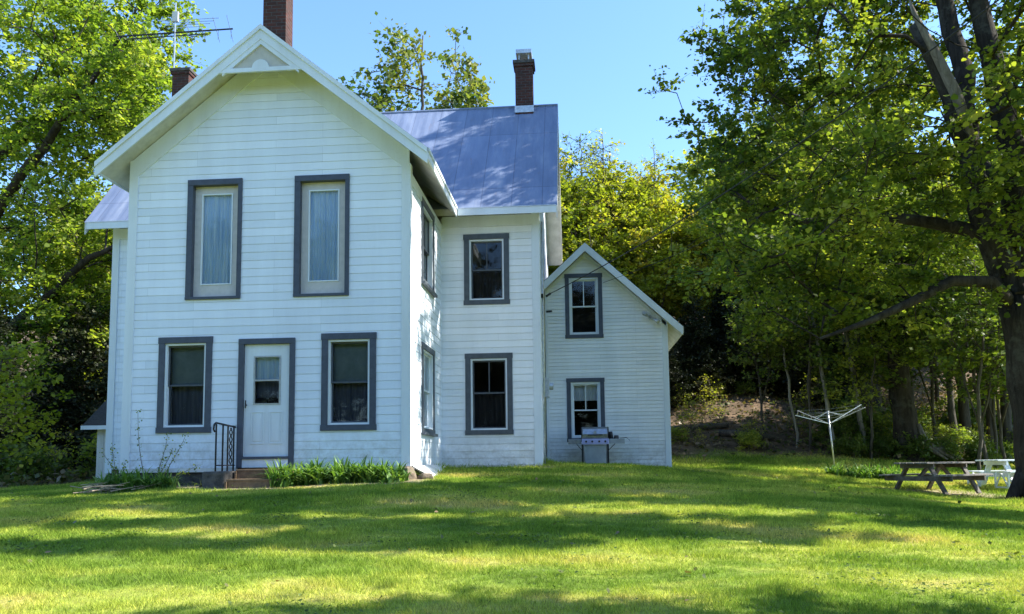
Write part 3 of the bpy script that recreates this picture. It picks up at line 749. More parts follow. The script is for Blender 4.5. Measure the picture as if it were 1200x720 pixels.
def corr_x(mb, y0, z0, y1, z1, x0, x1, pitch=.2, amp=.011, lift=.02):
    n = int((x1 - x0) / (pitch / 4)); rows = []
    for i in range(n + 1):
        x = x0 + (x1 - x0) * i / n; h = amp * math.cos(2 * math.pi * (x - x0) / pitch)
        rows.append(((x, y0, z0 + lift + h), (x, y1 + (y1 - y0) * .01, z1 + (z1 - z0) * .01 + lift + h)))
    for a, b in zip(rows[:-1], rows[1:]): mb.quad(a[0], a[1], b[1], b[0])
FYR = 13.46
rf = MB()
for s_ in (-1, 1): slab(rf, FXM, FPZ - .0, FXM + s_ * 3.0, 7.04, FYR, 18.9, .15, 16.9)
rfo = rf.build('front_roof', M['soffit'], house)
rs = MB()
for s_ in (-1, 1): corr_y(rs, FXM, FPZ, FXM + s_ * 3.0, 7.04, FYR - .02, 18.85, 16.9, .2, .003, .012)
rs.build('roof_sheet', M['roof'], rfo)
rk = MB()    # rake fascia with crown on the gable front, butted at the ridge
for s_ in (-1, 1):
    for (d0, d1, o0, o1) in ((.0, .03, .0, .21), (.03, .055, .0, .07)):
        q = math.sqrt(1 + FS * FS)
        vs = []
        for d in (d0, d1):
            y = FYR - d
            for t, o in ((0, o0), (3.01, o0), (3.01, o1), (0, o1)): vs.append((FXM + s_ * t, y, FPZ + .004 - FS * t - o * q))
        rk.add(vs, [(0, 1, 2, 3), (7, 6, 5, 4), (0, 4, 5, 1), (1, 5, 6, 2), (2, 6, 7, 3), (3, 7, 4, 0)])
rk.build('rake_board', M['white'], rfo)
ef = MB()
for s_ in (-1, 1):
    x = FXM + s_ * 3.0; ef.box(min(x, x + s_ * .022), max(x, x + s_ * .022), FYR, 16.86, 6.85, 7.03)
    x = FXM + s_ * 3.0; ef.box(min(x, x + s_ * .04), max(x, x + s_ * .04), FYR + .0, 16.86, 6.99, 7.052)
build_each(ef, 'eave_fascia', M['white'], rfo)
# gable ornament
go = MB(); bz = 8.60
tx = (FPZ - .27 - bz - .05) / FS
go.box(FXM - tx - .12, FXM + tx + .12, FYR - .025, FYR + .02, bz - .02, bz + .055, 0)
vs = [(FXM - tx, FYR + .012, bz + .05), (FXM + tx, FYR + .012, bz + .05), (FXM, FYR + .012, FPZ - .20)]
go.add(vs, [(0, 1, 2)], 1)
q = math.sqrt(1 + FS * FS)
for s_ in (-1, 1):
    a = .265; b = .36
    vs = []
    for y in (FYR - .02, FYR + .02):
        for t, o in ((0, a), (tx + .04, a), (tx + .04, b), (0, b)): vs.append((FXM + s_ * t, y, FPZ - FS * t - o * 1.0))
    go.add(vs, [(0, 1, 2, 3), (7, 6, 5, 4), (1, 5, 6, 2), (2, 6, 7, 3)], 0)
pts = [(FXM + .155 * math.cos(math.pi * i / 14), bz + .05 + .155 * math.sin(math.pi * i / 14)) for i in range(15)]
go.extrude(pts, 'y', FYR - .02, FYR + .01, 0)
go.build('gable_ornament', [M['white'], M['beige']], house)

rm = MB()
e0, e1 = 16.80, 2 * MRY - 16.80; eb1 = 22.72; ebz = MRZ - MSL * (eb1 - MRY)
for (ya, za) in ((e0, 7.03), (eb1, ebz)):
    vs = [(x, y, z) for x in (-10.80, -.36) for y, z in ((MRY, MRZ), (ya, za), (ya, za - .16), (MRY, MRZ - .16))]
    rm.add(vs, [(0, 1, 2, 3), (7, 6, 5, 4), (0, 4, 5, 1), (1, 5, 6, 2), (2, 6, 7, 3), (3, 7, 4, 0)])
rmo = rm.build('main_roof', M['soffit'], house)
rs = MB(); corr_x(rs, MRY, MRZ, e0, 7.03, -10.84, -.34, .2, .0035, .014); corr_x(rs, MRY, MRZ, eb1, ebz, -10.84, -.34, .2, .0035, .014)
rs.build('roof_sheet', M['roof'], rmo)
rc = MB(); rc.tube([(-10.84, MRY, MRZ + .02), (-.34, MRY, MRZ + .02)], .035, 6); rc.build('ridge_cap', M['roof'], rmo)
ef = MB()
for x0, x1 in ((FXM + 3.045, -.36), (-10.80, FXM - 3.045)): ef.box(x0, x1, e0 - .022, e0, 6.86, 7.03)
build_each(ef, 'eave_fascia', M['white'], rmo)
rk = MB()
for x0, x1 in ((-.36, -.335), (-10.825, -10.80)):
    for (ya, za) in ((e0 - .03, 7.03 - .03 * MSL), (eb1 + .02, ebz - .02 * MSL)):
        vs = [(x, y, z) for x in (x0, x1) for y, z in ((MRY, MRZ + .01), (ya, za + .01), (ya, za - .26), (MRY, MRZ - .26))]
        rk.add(vs, [(0, 1, 2, 3), (7, 6, 5, 4), (0, 4, 5, 1), (1, 5, 6, 2), (2, 6, 7, 3), (3, 7, 4, 0)])
build_each(rk, 'rake_board', M['aged_white'], rmo)

re_ = MB(); ye = EY - .36
slab(re_, EXM, EPZ, 2.54, EPZ - ESL * (2.54 - EXM), ye, EYB + .3, .13)
slab(re_, EXM, EPZ, MX1 + .03, EPZ - ESL * (EXM - MX1 - .03), ye, 22.4, .13)
slab(re_, EXM, EPZ, -2.0, EPZ - ESL * (EXM + 2.0), 22.74, EYB + .3, .13)
reo = re_.build('ell_roof', M['soffit'], house)
rs = MB(); corr_y(rs, EXM, EPZ, 2.54, EPZ - ESL * (2.54 - EXM), ye - .02, EYB + .3, EYB + .3, .2, .007, .012)
corr_y(rs, EXM, EPZ, MX1 + .03, EPZ - ESL * (EXM - MX1 - .03), ye - .02, 22.4, 22.4, .2, .007, .012); rs.build('roof_sheet', M['shingle'], reo)
rk = MB(); q = math.sqrt(1 + ESL ** 2)
for s_, te in ((1, 2.285), (-1, 1.0)):
    vs = []
    for y in (ye, ye - .025):
        for t, o in ((0, 0), (te, 0), (te, .15), (0, .15)): vs.append((EXM + s_ * t, y, EPZ + .004 - ESL * t - o * q))
    rk.add(vs, [(0, 1, 2, 3), (7, 6, 5, 4), (0, 4, 5, 1), (1, 5, 6, 2), (2, 6, 7, 3), (3, 7, 4, 0)])
rk.build('rake_board', M['white'], reo)
ef = MB(); zz = EPZ - ESL * (2.54 - EXM)
ef.box(2.54, 2.562, ye, EYB + .3, zz - .16, zz + .01); ef.build('eave_fascia', M['aged_white'], reo)

# chimneys
def chimney(x0, x1, y0, y1, z0, z1, cap, label):
    c = MB(); c.box(x0, x1, y0, y1, z0, z1 - .16); c.box(x0 - .03, x1 + .03, y0 - .03, y1 + .03, z1 - .16, z1 - .08)
    o = c.build('chimney', M['brick'], house, bevel=.006); o['label'] = label
    k = MB(); k.box(x0 - .055, x1 + .055, y0 - .055, y1 + .055, z1 - .08, z1, 0); k.build('cap', M['stone'], o, bevel=.006)
    fl_ = MB(); fl_.box(x0 - .02, x1 + .02, y0 - .02, y1 + .02, z0 + cap[0], z0 + cap[1]); fl_.build('flashing', M['galv'], o)
    return o
chimney(-5.95, -5.49, 14.6, 14.98, 9.0, 11.3, (.30, .52), 'tall red brick chimney right behind the front gable peak')
chimney(-10.42, -9.97, 19.62, 20.05, 10.1, 11.98, (.25, .42), 'short red brick chimney at the far left, carrying the antenna mast')
cr = chimney(-1.40, -.96, 19.62, 20.05, 10.1, 11.72, (.25, .42), 'dark brick chimney near the right end of the main ridge with a metal rain hood')
h = MB()
for sx in (-1.30, -1.06):
    for sy in (19.72, 19.95): h.beam((sx, sy, 11.72), (sx, sy, 11.93), .03, .03)
h.box(-1.26, -1.10, 19.76, 19.91, 11.72, 11.80); h.box(-1.38, -.98, 19.64, 20.03, 11.93, 12.03); h.build('rain_hood', M['galv'], cr)

# windows
storm_window(FRONT, *WF[0], 3); storm_window(FRONT, *WF[1], 8)
window(FRONT, *WF[2], muntin=False, style='shade', seed=2); window(FRONT, *WF[3], muntin=False, style='shade', seed=6)
window(MID, *WM[0], trim='slate2', style='drape', seed=4, low_muntin=False); window(MID, *WM[1], trim='slate2', style='drape', seed=9, split=.52)
window(EAST, *SW[0], trim='slate2', tw=.11, style='streak', seed=5, sill=True, low_muntin=True); window(EAST, *SW[1], trim='slate2', tw=.11, style='sidewhite', seed=7, sill=True, low_muntin=True)
window(ELL, *WE[0], tw=.10, fw=.045, style='none', seed=3, muntin='white'); window(ELL, *WE[1], tw=.10, fw=.045, style='halfwhite', seed=11, muntin='white')

# front door
dt = MB(); d0, d1, dz0, dz1 = DOOR; t_ = .10
dt.fbox(FRONT, d0, d1, dz1 - t_, dz1, -.1, .035); dt.fbox(FRONT, d0, d0 + t_, dz0, dz1 - t_, -.1, .03); dt.fbox(FRONT, d1 - t_, d1, dz0, dz1 - t_, -.1, .03)
dt.fbox(FRONT, d0 + t_, d1 - t_, 1.70, 1.745, -.1, .045)
door = dt.build('door', M['slate'], house, bevel=.003); door['label'] = 'front door with slate blue surround and white half glazed storm leaf'
a0, a1, b0, b1 = d0 + t_, d1 - t_, 1.745, dz1 - t_
lf = MB(); g0, g1_, h0, h1 = a0 + .17, a1 - .17, 2.66, b1 - .21; hm = h0 + (h1 - h0) * .5
lf.fbox(FRONT, a0, g0, b0, b1, -.07, -.02); lf.fbox(FRONT, g1_, a1, b0, b1, -.07, -.02); lf.fbox(FRONT, g0, g1_, h1, b1, -.07, -.02); lf.fbox(FRONT, g0, g1_, b0, h0, -.07, -.02)
lf.build('leaf', M['storm'] if False else M['white'], door, bevel=.003)
pn = MB()
for x0, x1 in ((a0 + .13, (a0 + a1) / 2 - .045), ((a0 + a1) / 2 + .045, a1 - .13)):
    z0, z1 = b0 + .22, h0 - .12
    for q0, q1, r0, r1 in ((x0, x1, z0, z0 + .02), (x0, x1, z1 - .02, z1), (x0, x0 + .02, z0 + .02, z1 - .02), (x1 - .02, x1, z0 + .02, z1 - .02)): pn.fbox(FRONT, q0, q1, r0, r1, -.021, -.010)
    pn.fbox(FRONT, x0 + .05, x1 - .05, z0 + .05, z1 - .05, -.021, -.012)
pn.build('panel', M['white'], door, bevel=.004)
gf = MB(); k = .025
for x0, x1, y0, y1 in ((g0, g0 + k, h0, h1), (g1_ - k, g1_, h0, h1), (g0 + k, g1_ - k, h1 - k, h1), (g0 + k, g1_ - k, h0, h0 + k), (g0 + k, g1_ - k, hm - .015, hm + .015)): gf.fbox(FRONT, x0, x1, y0, y1, -.055, -.008)
gf.build('glazing_frame', M['alum'], door)
g = MB(); g.quad(FRONT.p(g0, h0, -.05), FRONT.p(g1_, h0, -.05), FRONT.p(g1_, h1, -.05), FRONT.p(g0, h1, -.05)); g.build('pane', M['glass'], door)
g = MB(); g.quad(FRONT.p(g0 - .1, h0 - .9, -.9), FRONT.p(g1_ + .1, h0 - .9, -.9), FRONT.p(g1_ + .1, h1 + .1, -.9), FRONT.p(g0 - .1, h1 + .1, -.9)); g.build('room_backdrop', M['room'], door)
cloth(FRONT, g0, g1_, hm - .0, h1 + .02, -.11, 5, .012, 'sheer', 'curtain', door, seed=3); cloth(FRONT, g0, g1_, hm - .30, hm + .0, -.16, 4, .012, 'darkdrape', 'lower_curtain', door, seed=5)
hd = MB(); hd.tube([FRONT.p(a0 + .05, 2.66, -.02), FRONT.p(a0 + .05, 2.66, .03)], .012, 6); hd.tube([FRONT.p(a0 + .05, 2.60, .03), FRONT.p(a0 + .05, 2.74, .03)], .01, 6); hd.build('handle', M['iron'], door)
th = MB(); th.fbox(FRONT, d0 + .02, d1 - .02, ZB, 1.70, -.05, .02); th.build('threshold_board', M['white'], door)

# conduit and meter on the right gable end, light fitting on the ell
cd = MB(); x = MX1 + .06
cd.tube([(x, 17.75, 1.9), (x, 17.75, 6.2), (x + .02, 17.72, 6.5)], .03, 6)
cd.tube([(x, 17.50, 1.55), (x, 17.50, 4.3), (x, 17.58, 4.6), (x, 17.58, 6.9)], .022, 6)
o = cd.build('conduit', M['galv'], house, smooth=True)
mt = MB(); mt.box(MX1 + .03, MX1 + .17, 17.62, 17.88, 3.0, 3.42); mt.tube([(MX1 + .17, 17.75, 3.24), (MX1 + .26, 17.75, 3.24)], .08, 12); mt.build('electric_meter', M['galv'], house, bevel=.006)
br = MB(); br.box(MX1 + .03, MX1 + .08, 17.44, 17.54, 5.17, 5.25); br.tube([(MX1 + .14, 17.5, 5.2), (MX1 + .24, 17.44, 5.25)], .025, 6); br.tube([(MX1 + .14, 17.5, 4.86), (MX1 + .26, 17.46, 4.86)], .025, 6); br.build('cable_bracket', M['iron'], house)
fl_ = MB(); fl_.tube([(1.80, EY - .02, 5.05), (1.80, EY - .10, 5.05)], .05, 10)
for dx, dz in ((-.12, .06), (.14, -.12)): fl_.tube([(1.80, EY - .08, 5.05), (1.80 + dx * .6, EY - .15, 5.05 + dz * .5), (1.80 + dx * 1.3, EY - .24, 5.05 + dz * 1.2)], [.018, .03, .055], 8)
fl_.build('flood_light', M['galv'], house, smooth=True)

# ------------------------------------------------------------------ small things by the house
st = empty('wooden_steps', (-5.35, 13.45, 1.2), 'low weathered brown wooden steps under the front door, partly behind the daylilies', 'steps')
for (y0, y1, z) in ((13.42, 13.86, 1.53), (13.05, 13.40, 1.37)):
    t = MB(); t.box(-5.80, -4.85, y0, y1, z - .035, z); t.build('tread', M['stepwood'], st, bevel=.004)
t = MB(); t.box(-5.78, -4.87, 13.43, 13.45, 1.05, 1.495); t.box(-5.78, -4.87, 13.06, 13.08, 1.05, 1.335); t.build('riser', M['stepwood'], st)
for x in (-5.815, -4.87):
    t = MB(); t.box(x, x + .03, 13.02, 13.86, 1.0, 1.33); t.box(x, x + .03, 13.40, 13.86, 1.33, 1.50); t.build('stringer', M['stepwood'], st)
cbk = MB(); cbk.box(-6.25, -5.85, 13.10, 13.86, .9, 1.50)
tag(cbk.build('stone_block', M['stone'], None, bevel=.03), 'dark stone block beside the steps that carries the iron railing', 'stone')
hr = empty('iron_railing', (-6.03, 13.5, 1.5), 'short black wrought iron railing with scroll beside the front steps', 'railing')
t = MB(); t.tube([(-6.03, 13.90, 2.27), (-6.03, 13.12, 2.31), (-6.03, 13.06, 2.28), (-6.03, 13.04, 2.20), (-6.03, 13.08, 2.16)], .017, 6); t.build('top_rail', M['iron'], hr, smooth=True)
t = MB(); t.beam((-6.03, 13.16, 1.60), (-6.03, 13.88, 1.60), .02, .02); t.build('bottom_rail', M['iron'], hr)
for y in (13.14, 13.40, 13.60, 13.84):
    t = MB(); t.beam((-6.03, y, 1.50), (-6.03, y, 2.29), .022, .022); t.build('baluster', M['iron'], hr)
t = MB(); t.tube([(-6.03, 13.72 + .055 * math.sin(i * .85), 1.62 + i * .033) for i in range(20)], .010, 5); t.tube([(-6.03, 13.72 - .055 * math.sin(i * .85), 1.62 + i * .033) for i in range(20)], .010, 5); t.build('scroll', M['iron'], hr, smooth=True)

def stone(name, c, r3, mat, label, seed, cat='stone', group=None):
    r = random.Random(seed); mb = MB(); n, m = 10, 7; ph = [r.uniform(0, 6) for _ in range(4)]
    for i in range(m + 1):
        for k in range(n):
            a = math.pi * i / m; b = 2 * math.pi * k / n
            s = 1 + .16 * math.sin(3 * b + ph[0]) * math.sin(a * 2 + ph[1]) + .1 * math.sin(5 * b + ph[2])
            ca = max(-.75, min(.75, math.cos(a)))
            mb.v.append((c[0] + r3[0] * s * math.sin(a) * math.cos(b), c[1] + r3[1] * s * math.sin(a) * math.sin(b), c[2] + r3[2] * ca))
    for i in range(m):
        for k in range(n): mb.f.append((i * n + k, (i + 1) * n + k, (i + 1) * n + (k + 1) % n, i * n + (k + 1) % n)); mb.m.append(0)
    return tag(mb.build(name, M[mat], None), label, cat, group)
stone('corner_stone', (-2.95, 13.85, 1.38), (.16, .16, .22), 'rock', 'upright brown stone under the right corner of the front wing', 3)
stone('corner_stone', (-2.63, 13.95, 1.32), (.14, .12, .14), 'rock', 'small sunlit stone on the grass beside the leaning white board', 5)
t = MB(); t.add([(-2.86, 13.86, 1.56), (-2.83, 16.9, 1.56), (-2.62, 16.95, 1.42), (-2.55, 13.98, 1.36)], [(0, 1, 2, 3)])
t.add([(-2.86, 13.86, 1.535), (-2.83, 16.9, 1.535), (-2.62, 16.95, 1.395), (-2.55, 13.98, 1.335)], [(3, 2, 1, 0)])
tag(t.build('leaning_board', M['plastic'], None), 'loose white board leaning along the foot of the side wall', 'board')

# gas grill
gx, gy, gzz = .40, 19.12, 1.46
gr = empty('gas_grill', (gx, gy, gzz), 'steel gas grill with two side shelves standing against the rear ell', 'grill')
t = MB(); t.box(gx - .29, gx + .29, gy - .24, gy + .24, gzz + .56, gzz + .66); t.build('firebox', M['grilldark'], gr, bevel=.01)
prof = [(gy - .25, gzz + .66), (gy - .265, gzz + .76), (gy - .20, gzz + .88), (gy - .05, gzz + .93), (gy + .12, gzz + .91), (gy + .22, gzz + .82), (gy + .24, gzz + .66)]
t = MB(); t.extrude(prof, 'x', gx - .29, gx + .29); lid = t.build('lid', M['steel'], gr, bevel=.012)
t = MB()
for s_ in (-1, 1): t.extrude([(p[0] * 1.0, p[1]) for p in prof], 'x', gx + s_ * .305 - .012, gx + s_ * .305 + .012)
t.build('lid_end', M['grilldark'], lid)
t = MB(); t.tube([(gx - .17, gy - .31, gzz + .735), (gx + .17, gy - .31, gzz + .735)], .012, 8); t.beam((gx - .16, gy - .26, gzz + .735), (gx - .16, gy - .31, gzz + .735), .02, .02); t.beam((gx + .16, gy - .26, gzz + .735), (gx + .16, gy - .31, gzz + .735), .02, .02); t.build('handle', M['grilldark'], lid)
t = MB(); t.tube([(gx, gy - .255, gzz + .80), (gx, gy - .275, gzz + .80)], .035, 12); t.build('thermometer', M['alum'], lid)
t = MB(); t.box(gx - .31, gx + .31, gy - .30, gy - .245, gzz + .52, gzz + .65); pnl = t.build('control_panel', M['panelblue'], gr, bevel=.008)
for k, dx in enumerate((-.21, -.07, .09, .23)):
    t = MB(); t.tube([(gx + dx, gy - .30, gzz + .585), (gx + dx, gy - .33, gzz + .585)], .024, 12); t.box(gx + dx - .006, gx + dx + .006, gy - .342, gy - .33, gzz + .565, gzz + .605); t.build('knob', M['grilldark'], pnl)
for s_, wd in ((-1, .30), (1, .36)):
    t = MB(); x0 = gx + s_ * .32; x1 = gx + s_ * (.32 + wd); t.box(min(x0, x1), max(x0, x1), gy - .22, gy + .22, gzz + .60, gzz + .64)
    sh = t.build('side_shelf', M['alum'], gr, bevel=.01)
    t = MB(); t.box(min(x0, x1), max(x0, x1), gy - .245, gy - .22, gzz + .53, gzz + .645); t.build('shelf_front', M['panelgrey' if s_ > 0 else 'steel'], sh, bevel=.006)
    t = MB(); t.beam((gx + s_ * .30, gy - .2, gzz + .38), (gx + s_ * (.30 + wd * .6), gy - .2, gzz + .59), .015, .015); t.build('shelf_brace', M['grilldark'], sh)
t = MB(); t.box(gx - .25, gx + .25, gy - .235, gy - .215, gzz + .03, gzz + .51); t.build('cabinet_door', M['panelgrey'], gr, bevel=.006)
t = MB(); t.box(gx - .275, gx + .275, gy - .21, gy + .22, gzz + .03, gzz + .06); t.box(gx - .275, gx - .262, gy - .2, gy + .2, gzz + .06, gzz + .5); t.box(gx + .262, gx + .275, gy - .2, gy + .2, gzz + .06, gzz + .5); t.build('cabinet', M['steel'], gr)
for sx in (-1, 1):
    for sy in (-1, 1):
        t = MB(); zl = g1(gx + sx * .3, gy + sy * .21); t.box(gx + sx * .295 - .018, gx + sx * .295 + .018, gy + sy * .225 - .018, gy + sy * .225 + .018, min(zl, gzz) - .02, gzz + .55); t.build('leg', M['grilldark'], gr)
t = MB(); t.tube([(gx + .50, gy - .05, gzz + .64), (gx + .50, gy - .05, gzz + .73)], [.07, .05], 12); t.build('side_burner', M['grilldark'], gr)
t = MB(); t.tube([(gx + .38, gy + .0, gzz + .64), (gx + .37, gy - .02, gzz + .82)], [.06, .045], 10)
tag(t.build('grill_canister', M['grilldark'], None, smooth=True), 'small dark canister standing on the right shelf of the gas grill', 'canister')
t = MB(); t.tube([(gx + .58, gy - .18, gzz + .66), (gx + .72, gy - .25, gzz + .67), (gx + .80, gy - .28, gzz + .60)], [.012, .014, .01], 6)
tag(t.build('grill_tongs', M['steel'], None), 'metal grill tongs lying over the end of the right grill shelf', 'tongs')

# shed left of the main block
sd = empty('shed', (-11.1, 19.2, 1.3), 'small white plank shed with dark shingle roof at the left end of the house', 'shed')
SF = Fr((0, 18.75, 0), (1, 0, 0), (0, -1, 0)); SWF = Fr((-11.58, 0, 0), (0, -1, 0), (-1, 0, 0))
t = MB()
x = -11.58
while x < -10.5:
    t.fbox(SF, x + .003, min(x + .17, -10.46), 1.05, 2.62, -.03, 0); x += .173
y = 18.75
t.fbox(SWF, -20.6, -18.78, 1.05, 2.62, -.03, 0); t.box(-11.6, -10.46, 20.58, 20.61, 1.05, 3.3)
t.build('wall', M['aged_white'], sd)
t = MB(); t.add([(-11.85, 18.55, 2.58), (-10.45, 18.55, 2.58), (-10.45, 20.0, 3.62), (-11.85, 20.0, 3.62), (-11.85, 18.55, 2.52), (-10.45, 18.55, 2.52), (-10.45, 20.0, 3.56), (-11.85, 20.0, 3.56)],
      [(0, 1, 2, 3), (7, 6, 5, 4), (0, 4, 5, 1), (1, 5, 6, 2), (2, 6, 7, 3), (3, 7, 4, 0)])
t.add([(-11.85, 20.0, 3.62), (-10.45, 20.0, 3.62), (-10.45, 20.9, 2.9), (-11.85, 20.9, 2.9)], [(0, 1, 2, 3)])
t.build('roof', M['shingle'], sd)
t = MB(); t.box(-11.86, -10.46, 18.52, 18.548, 2.49, 2.585); t.build('eave_fascia', M['white'], sd)

# television antenna on the left chimney
ax, ay = -10.42, 19.7
an = empty('television_antenna', (ax, ay, 11.98), 'old television antenna with long boom on a white mast above the left chimney', 'antenna')
t = MB(); t.tube([(ax, ay, 11.98), (ax, ay, 13.85)], .02, 6); t.build('mast', M['alum'], an)
t = MB(); bd = Vector((1.28, .35, .22)); c = Vector((ax, ay, 13.02))
t.beam(c - bd * 1.1, c + bd * 1.1, .03, .03); t.beam(c - bd * .9 + Vector((0, 0, -.09)), c + bd * .62 + Vector((0, 0, -.09)), .02, .02); t.build('boom', M['iron'], an)
for k in range(9):
    s_ = -1.05 + k * .262; p = c + bd * s_; ln = .34 + .045 * k; e_ = Vector((-.30, 1.0, -.0)).normalized()
    t = MB(); t.beam(p - e_ * ln, p + e_ * ln, .010, .010); t.build('element', M['alum'], an)
for k in range(4):
    p = c + bd * (.32 + .25 * k); t = MB(); t.beam(p, p - Vector((0, 0, .28)), .006, .006); t.build('drop_rod', M['iron'], an)
for k in range(4):
    zz = 13.42 - k * .07; t = MB(); t.beam((ax - .5 + .1 * k, ay, zz - .05), (ax + 1.15 - .12 * k, ay + .1, zz + .0), .012, .012, 0); t.build('reflector_rod', M['alum'], an)
t = MB(); t.box(ax - .08, ax + .08, ay - .03, ay + .03, 13.33, 13.6); t.build('feed_box', M['storm'], an)

# overhead cables
def cable(a, b, sag, r, label):
    a, b = Vector(a), Vector(b); t = MB(); pts = []
    for i in range(33):
        s_ = i / 32; p = a.lerp(b, s_); p.z -= sag * 4 * s_ * (1 - s_); pts.append(p)
    t.tube(pts, r, 5); tag(t.build('overhead_cable', M['wire'], None), label, 'cable')
cable((MX1 + .24, 17.44, 5.25), (6.9, 9.0, 8.25), .35, .011, 'thick black overhead cable rising from the house corner bracket across the sky')
cable((.70, EY - .03, 5.95), (8.6, 9.0, 8.05), .45, .006, 'thin overhead cable leaving the rear ell beside its upper window')

# ------------------------------------------------------------------ picnic tables, clothes dryer
def picnic(name, loc, rz, label, top, legm, lattice=False, L_=1.75):
    root = empty(name, (0, 0, 0), label, 'picnic table', 'picnic tables on the lawn')
    for k in range(5):
        y = -.33 + k * .165; t = MB(); t.box(-L_ / 2, L_ / 2, y - .075, y + .075, .70, .74); t.build('tabletop_board', M[top], root, bevel=.004)
    for s_ in (-1, 1):
        t = MB()
        for k in range(2): y = s_ * (.60 + k * .135); t.box(-L_ / 2, L_ / 2, y - .062, y + .062, .40, .44)
        t.build('bench', M[top], root, bevel=.004)
    for e_ in (-1, 1):
        x = e_ * (L_ / 2 - .28)
        for s_ in (-1, 1):
            t = MB(); t.beam((x, s_ * .62, -.04), (x, s_ * .24, .70), .045, .13, up=(1, 0, 0)) ; t.build('leg', M[legm], root)
        t = MB(); t.box(x - .068 * 1, x - .026, -.80, .80, .28, .40); t.box(x - .068, x - .026, -.40, .40, .60, .70); t.build('cross_beam', M[legm], root)
        if lattice:
            xx = e_ * L_ / 2
            for s_ in (-1, 1):
                t = MB(); ya, yb = s_ * .28, s_ * .72
                t.beam((xx, ya, .02), (xx, ya, .40), .04, .04); t.beam((xx, yb, .02), (xx, yb, .40), .04, .04); t.beam((xx, ya, .02), (xx, yb, .02), .04, .04)
                t.beam((xx - .01, ya, .03), (xx - .01, (ya + yb) / 2, .38), .03, .03); t.beam((xx - .01, yb, .03), (xx - .01, (ya + yb) / 2, .38), .03, .03)
                t.build('lattice_end', M[legm], root)
        else:
            t = MB(); t.beam((x, 0, .34), (x - e_ * .42, 0, .69), .04, .09); t.build('brace', M[legm], root)
    root.location = loc; root.rotation_euler = (0, 0, rz); root.scale = (.93, .93, .83)
    return root
picnic('picnic_table', (7.45, 17.75, g1(7.4, 17.7) + .03), R(34), 'weathered grey wooden picnic table with A-frame legs standing on bare earth', 'weathered', 'darkwood')
picnic('picnic_table', (9.85, 19.1, g1(9.6, 19.0) + .04), R(10), 'white painted picnic table with lattice bench ends, half hidden by the maple trunk', 'white', 'white', True, 1.7)

dx, dy = 6.66, 22.0; dz = g1(dx, dy)
cdh = empty('rotary_clothes_dryer', (dx, dy, dz), 'white rotary clothes dryer with folded out arms and a leaning pole on the lawn', 'clothes dryer')
t = MB(); t.tube([(dx + .05, dy, dz - .1), (dx - .06, dy, 2.84)], .021, 8); t.build('pole', M['alum'], cdh, smooth=True)
hub = Vector((dx - .04, dy, 2.50)); topc = Vector((dx - .06, dy, 2.82))
for k, (ex, ey, ez) in enumerate(((-.95, -.35, .22), (.98, .40, .52), (-.55, .95, .42), (.62, -.92, .36))):
    e_ = hub + Vector((ex, ey, ez)); t = MB(); t.beam(hub, e_, .014, .014); am = t.build('arm', M['alum'], cdh)
    t = MB(); t.beam(topc, hub + Vector((ex, ey, ez)) * .45, .009, .009); t.build('stay', M['alum'], am)

ends = [hub + Vector(e) for e in ((-.95, -.35, .22), (-.55, .95, .42), (.98, .40, .52), (.62, -.92, .36))]
for f in (.55, .78, .98):
    t = MB()
    for k in range(4):
        p = hub + (ends[k] - hub) * f; q = hub + (ends[(k + 1) % 4] - hub) * f; t.tube([p, (p + q) / 2 - Vector((0, 0, .03)), q], .0022, 4, cap=False)
    t.build('clothes_line', M['galv'], cdh)

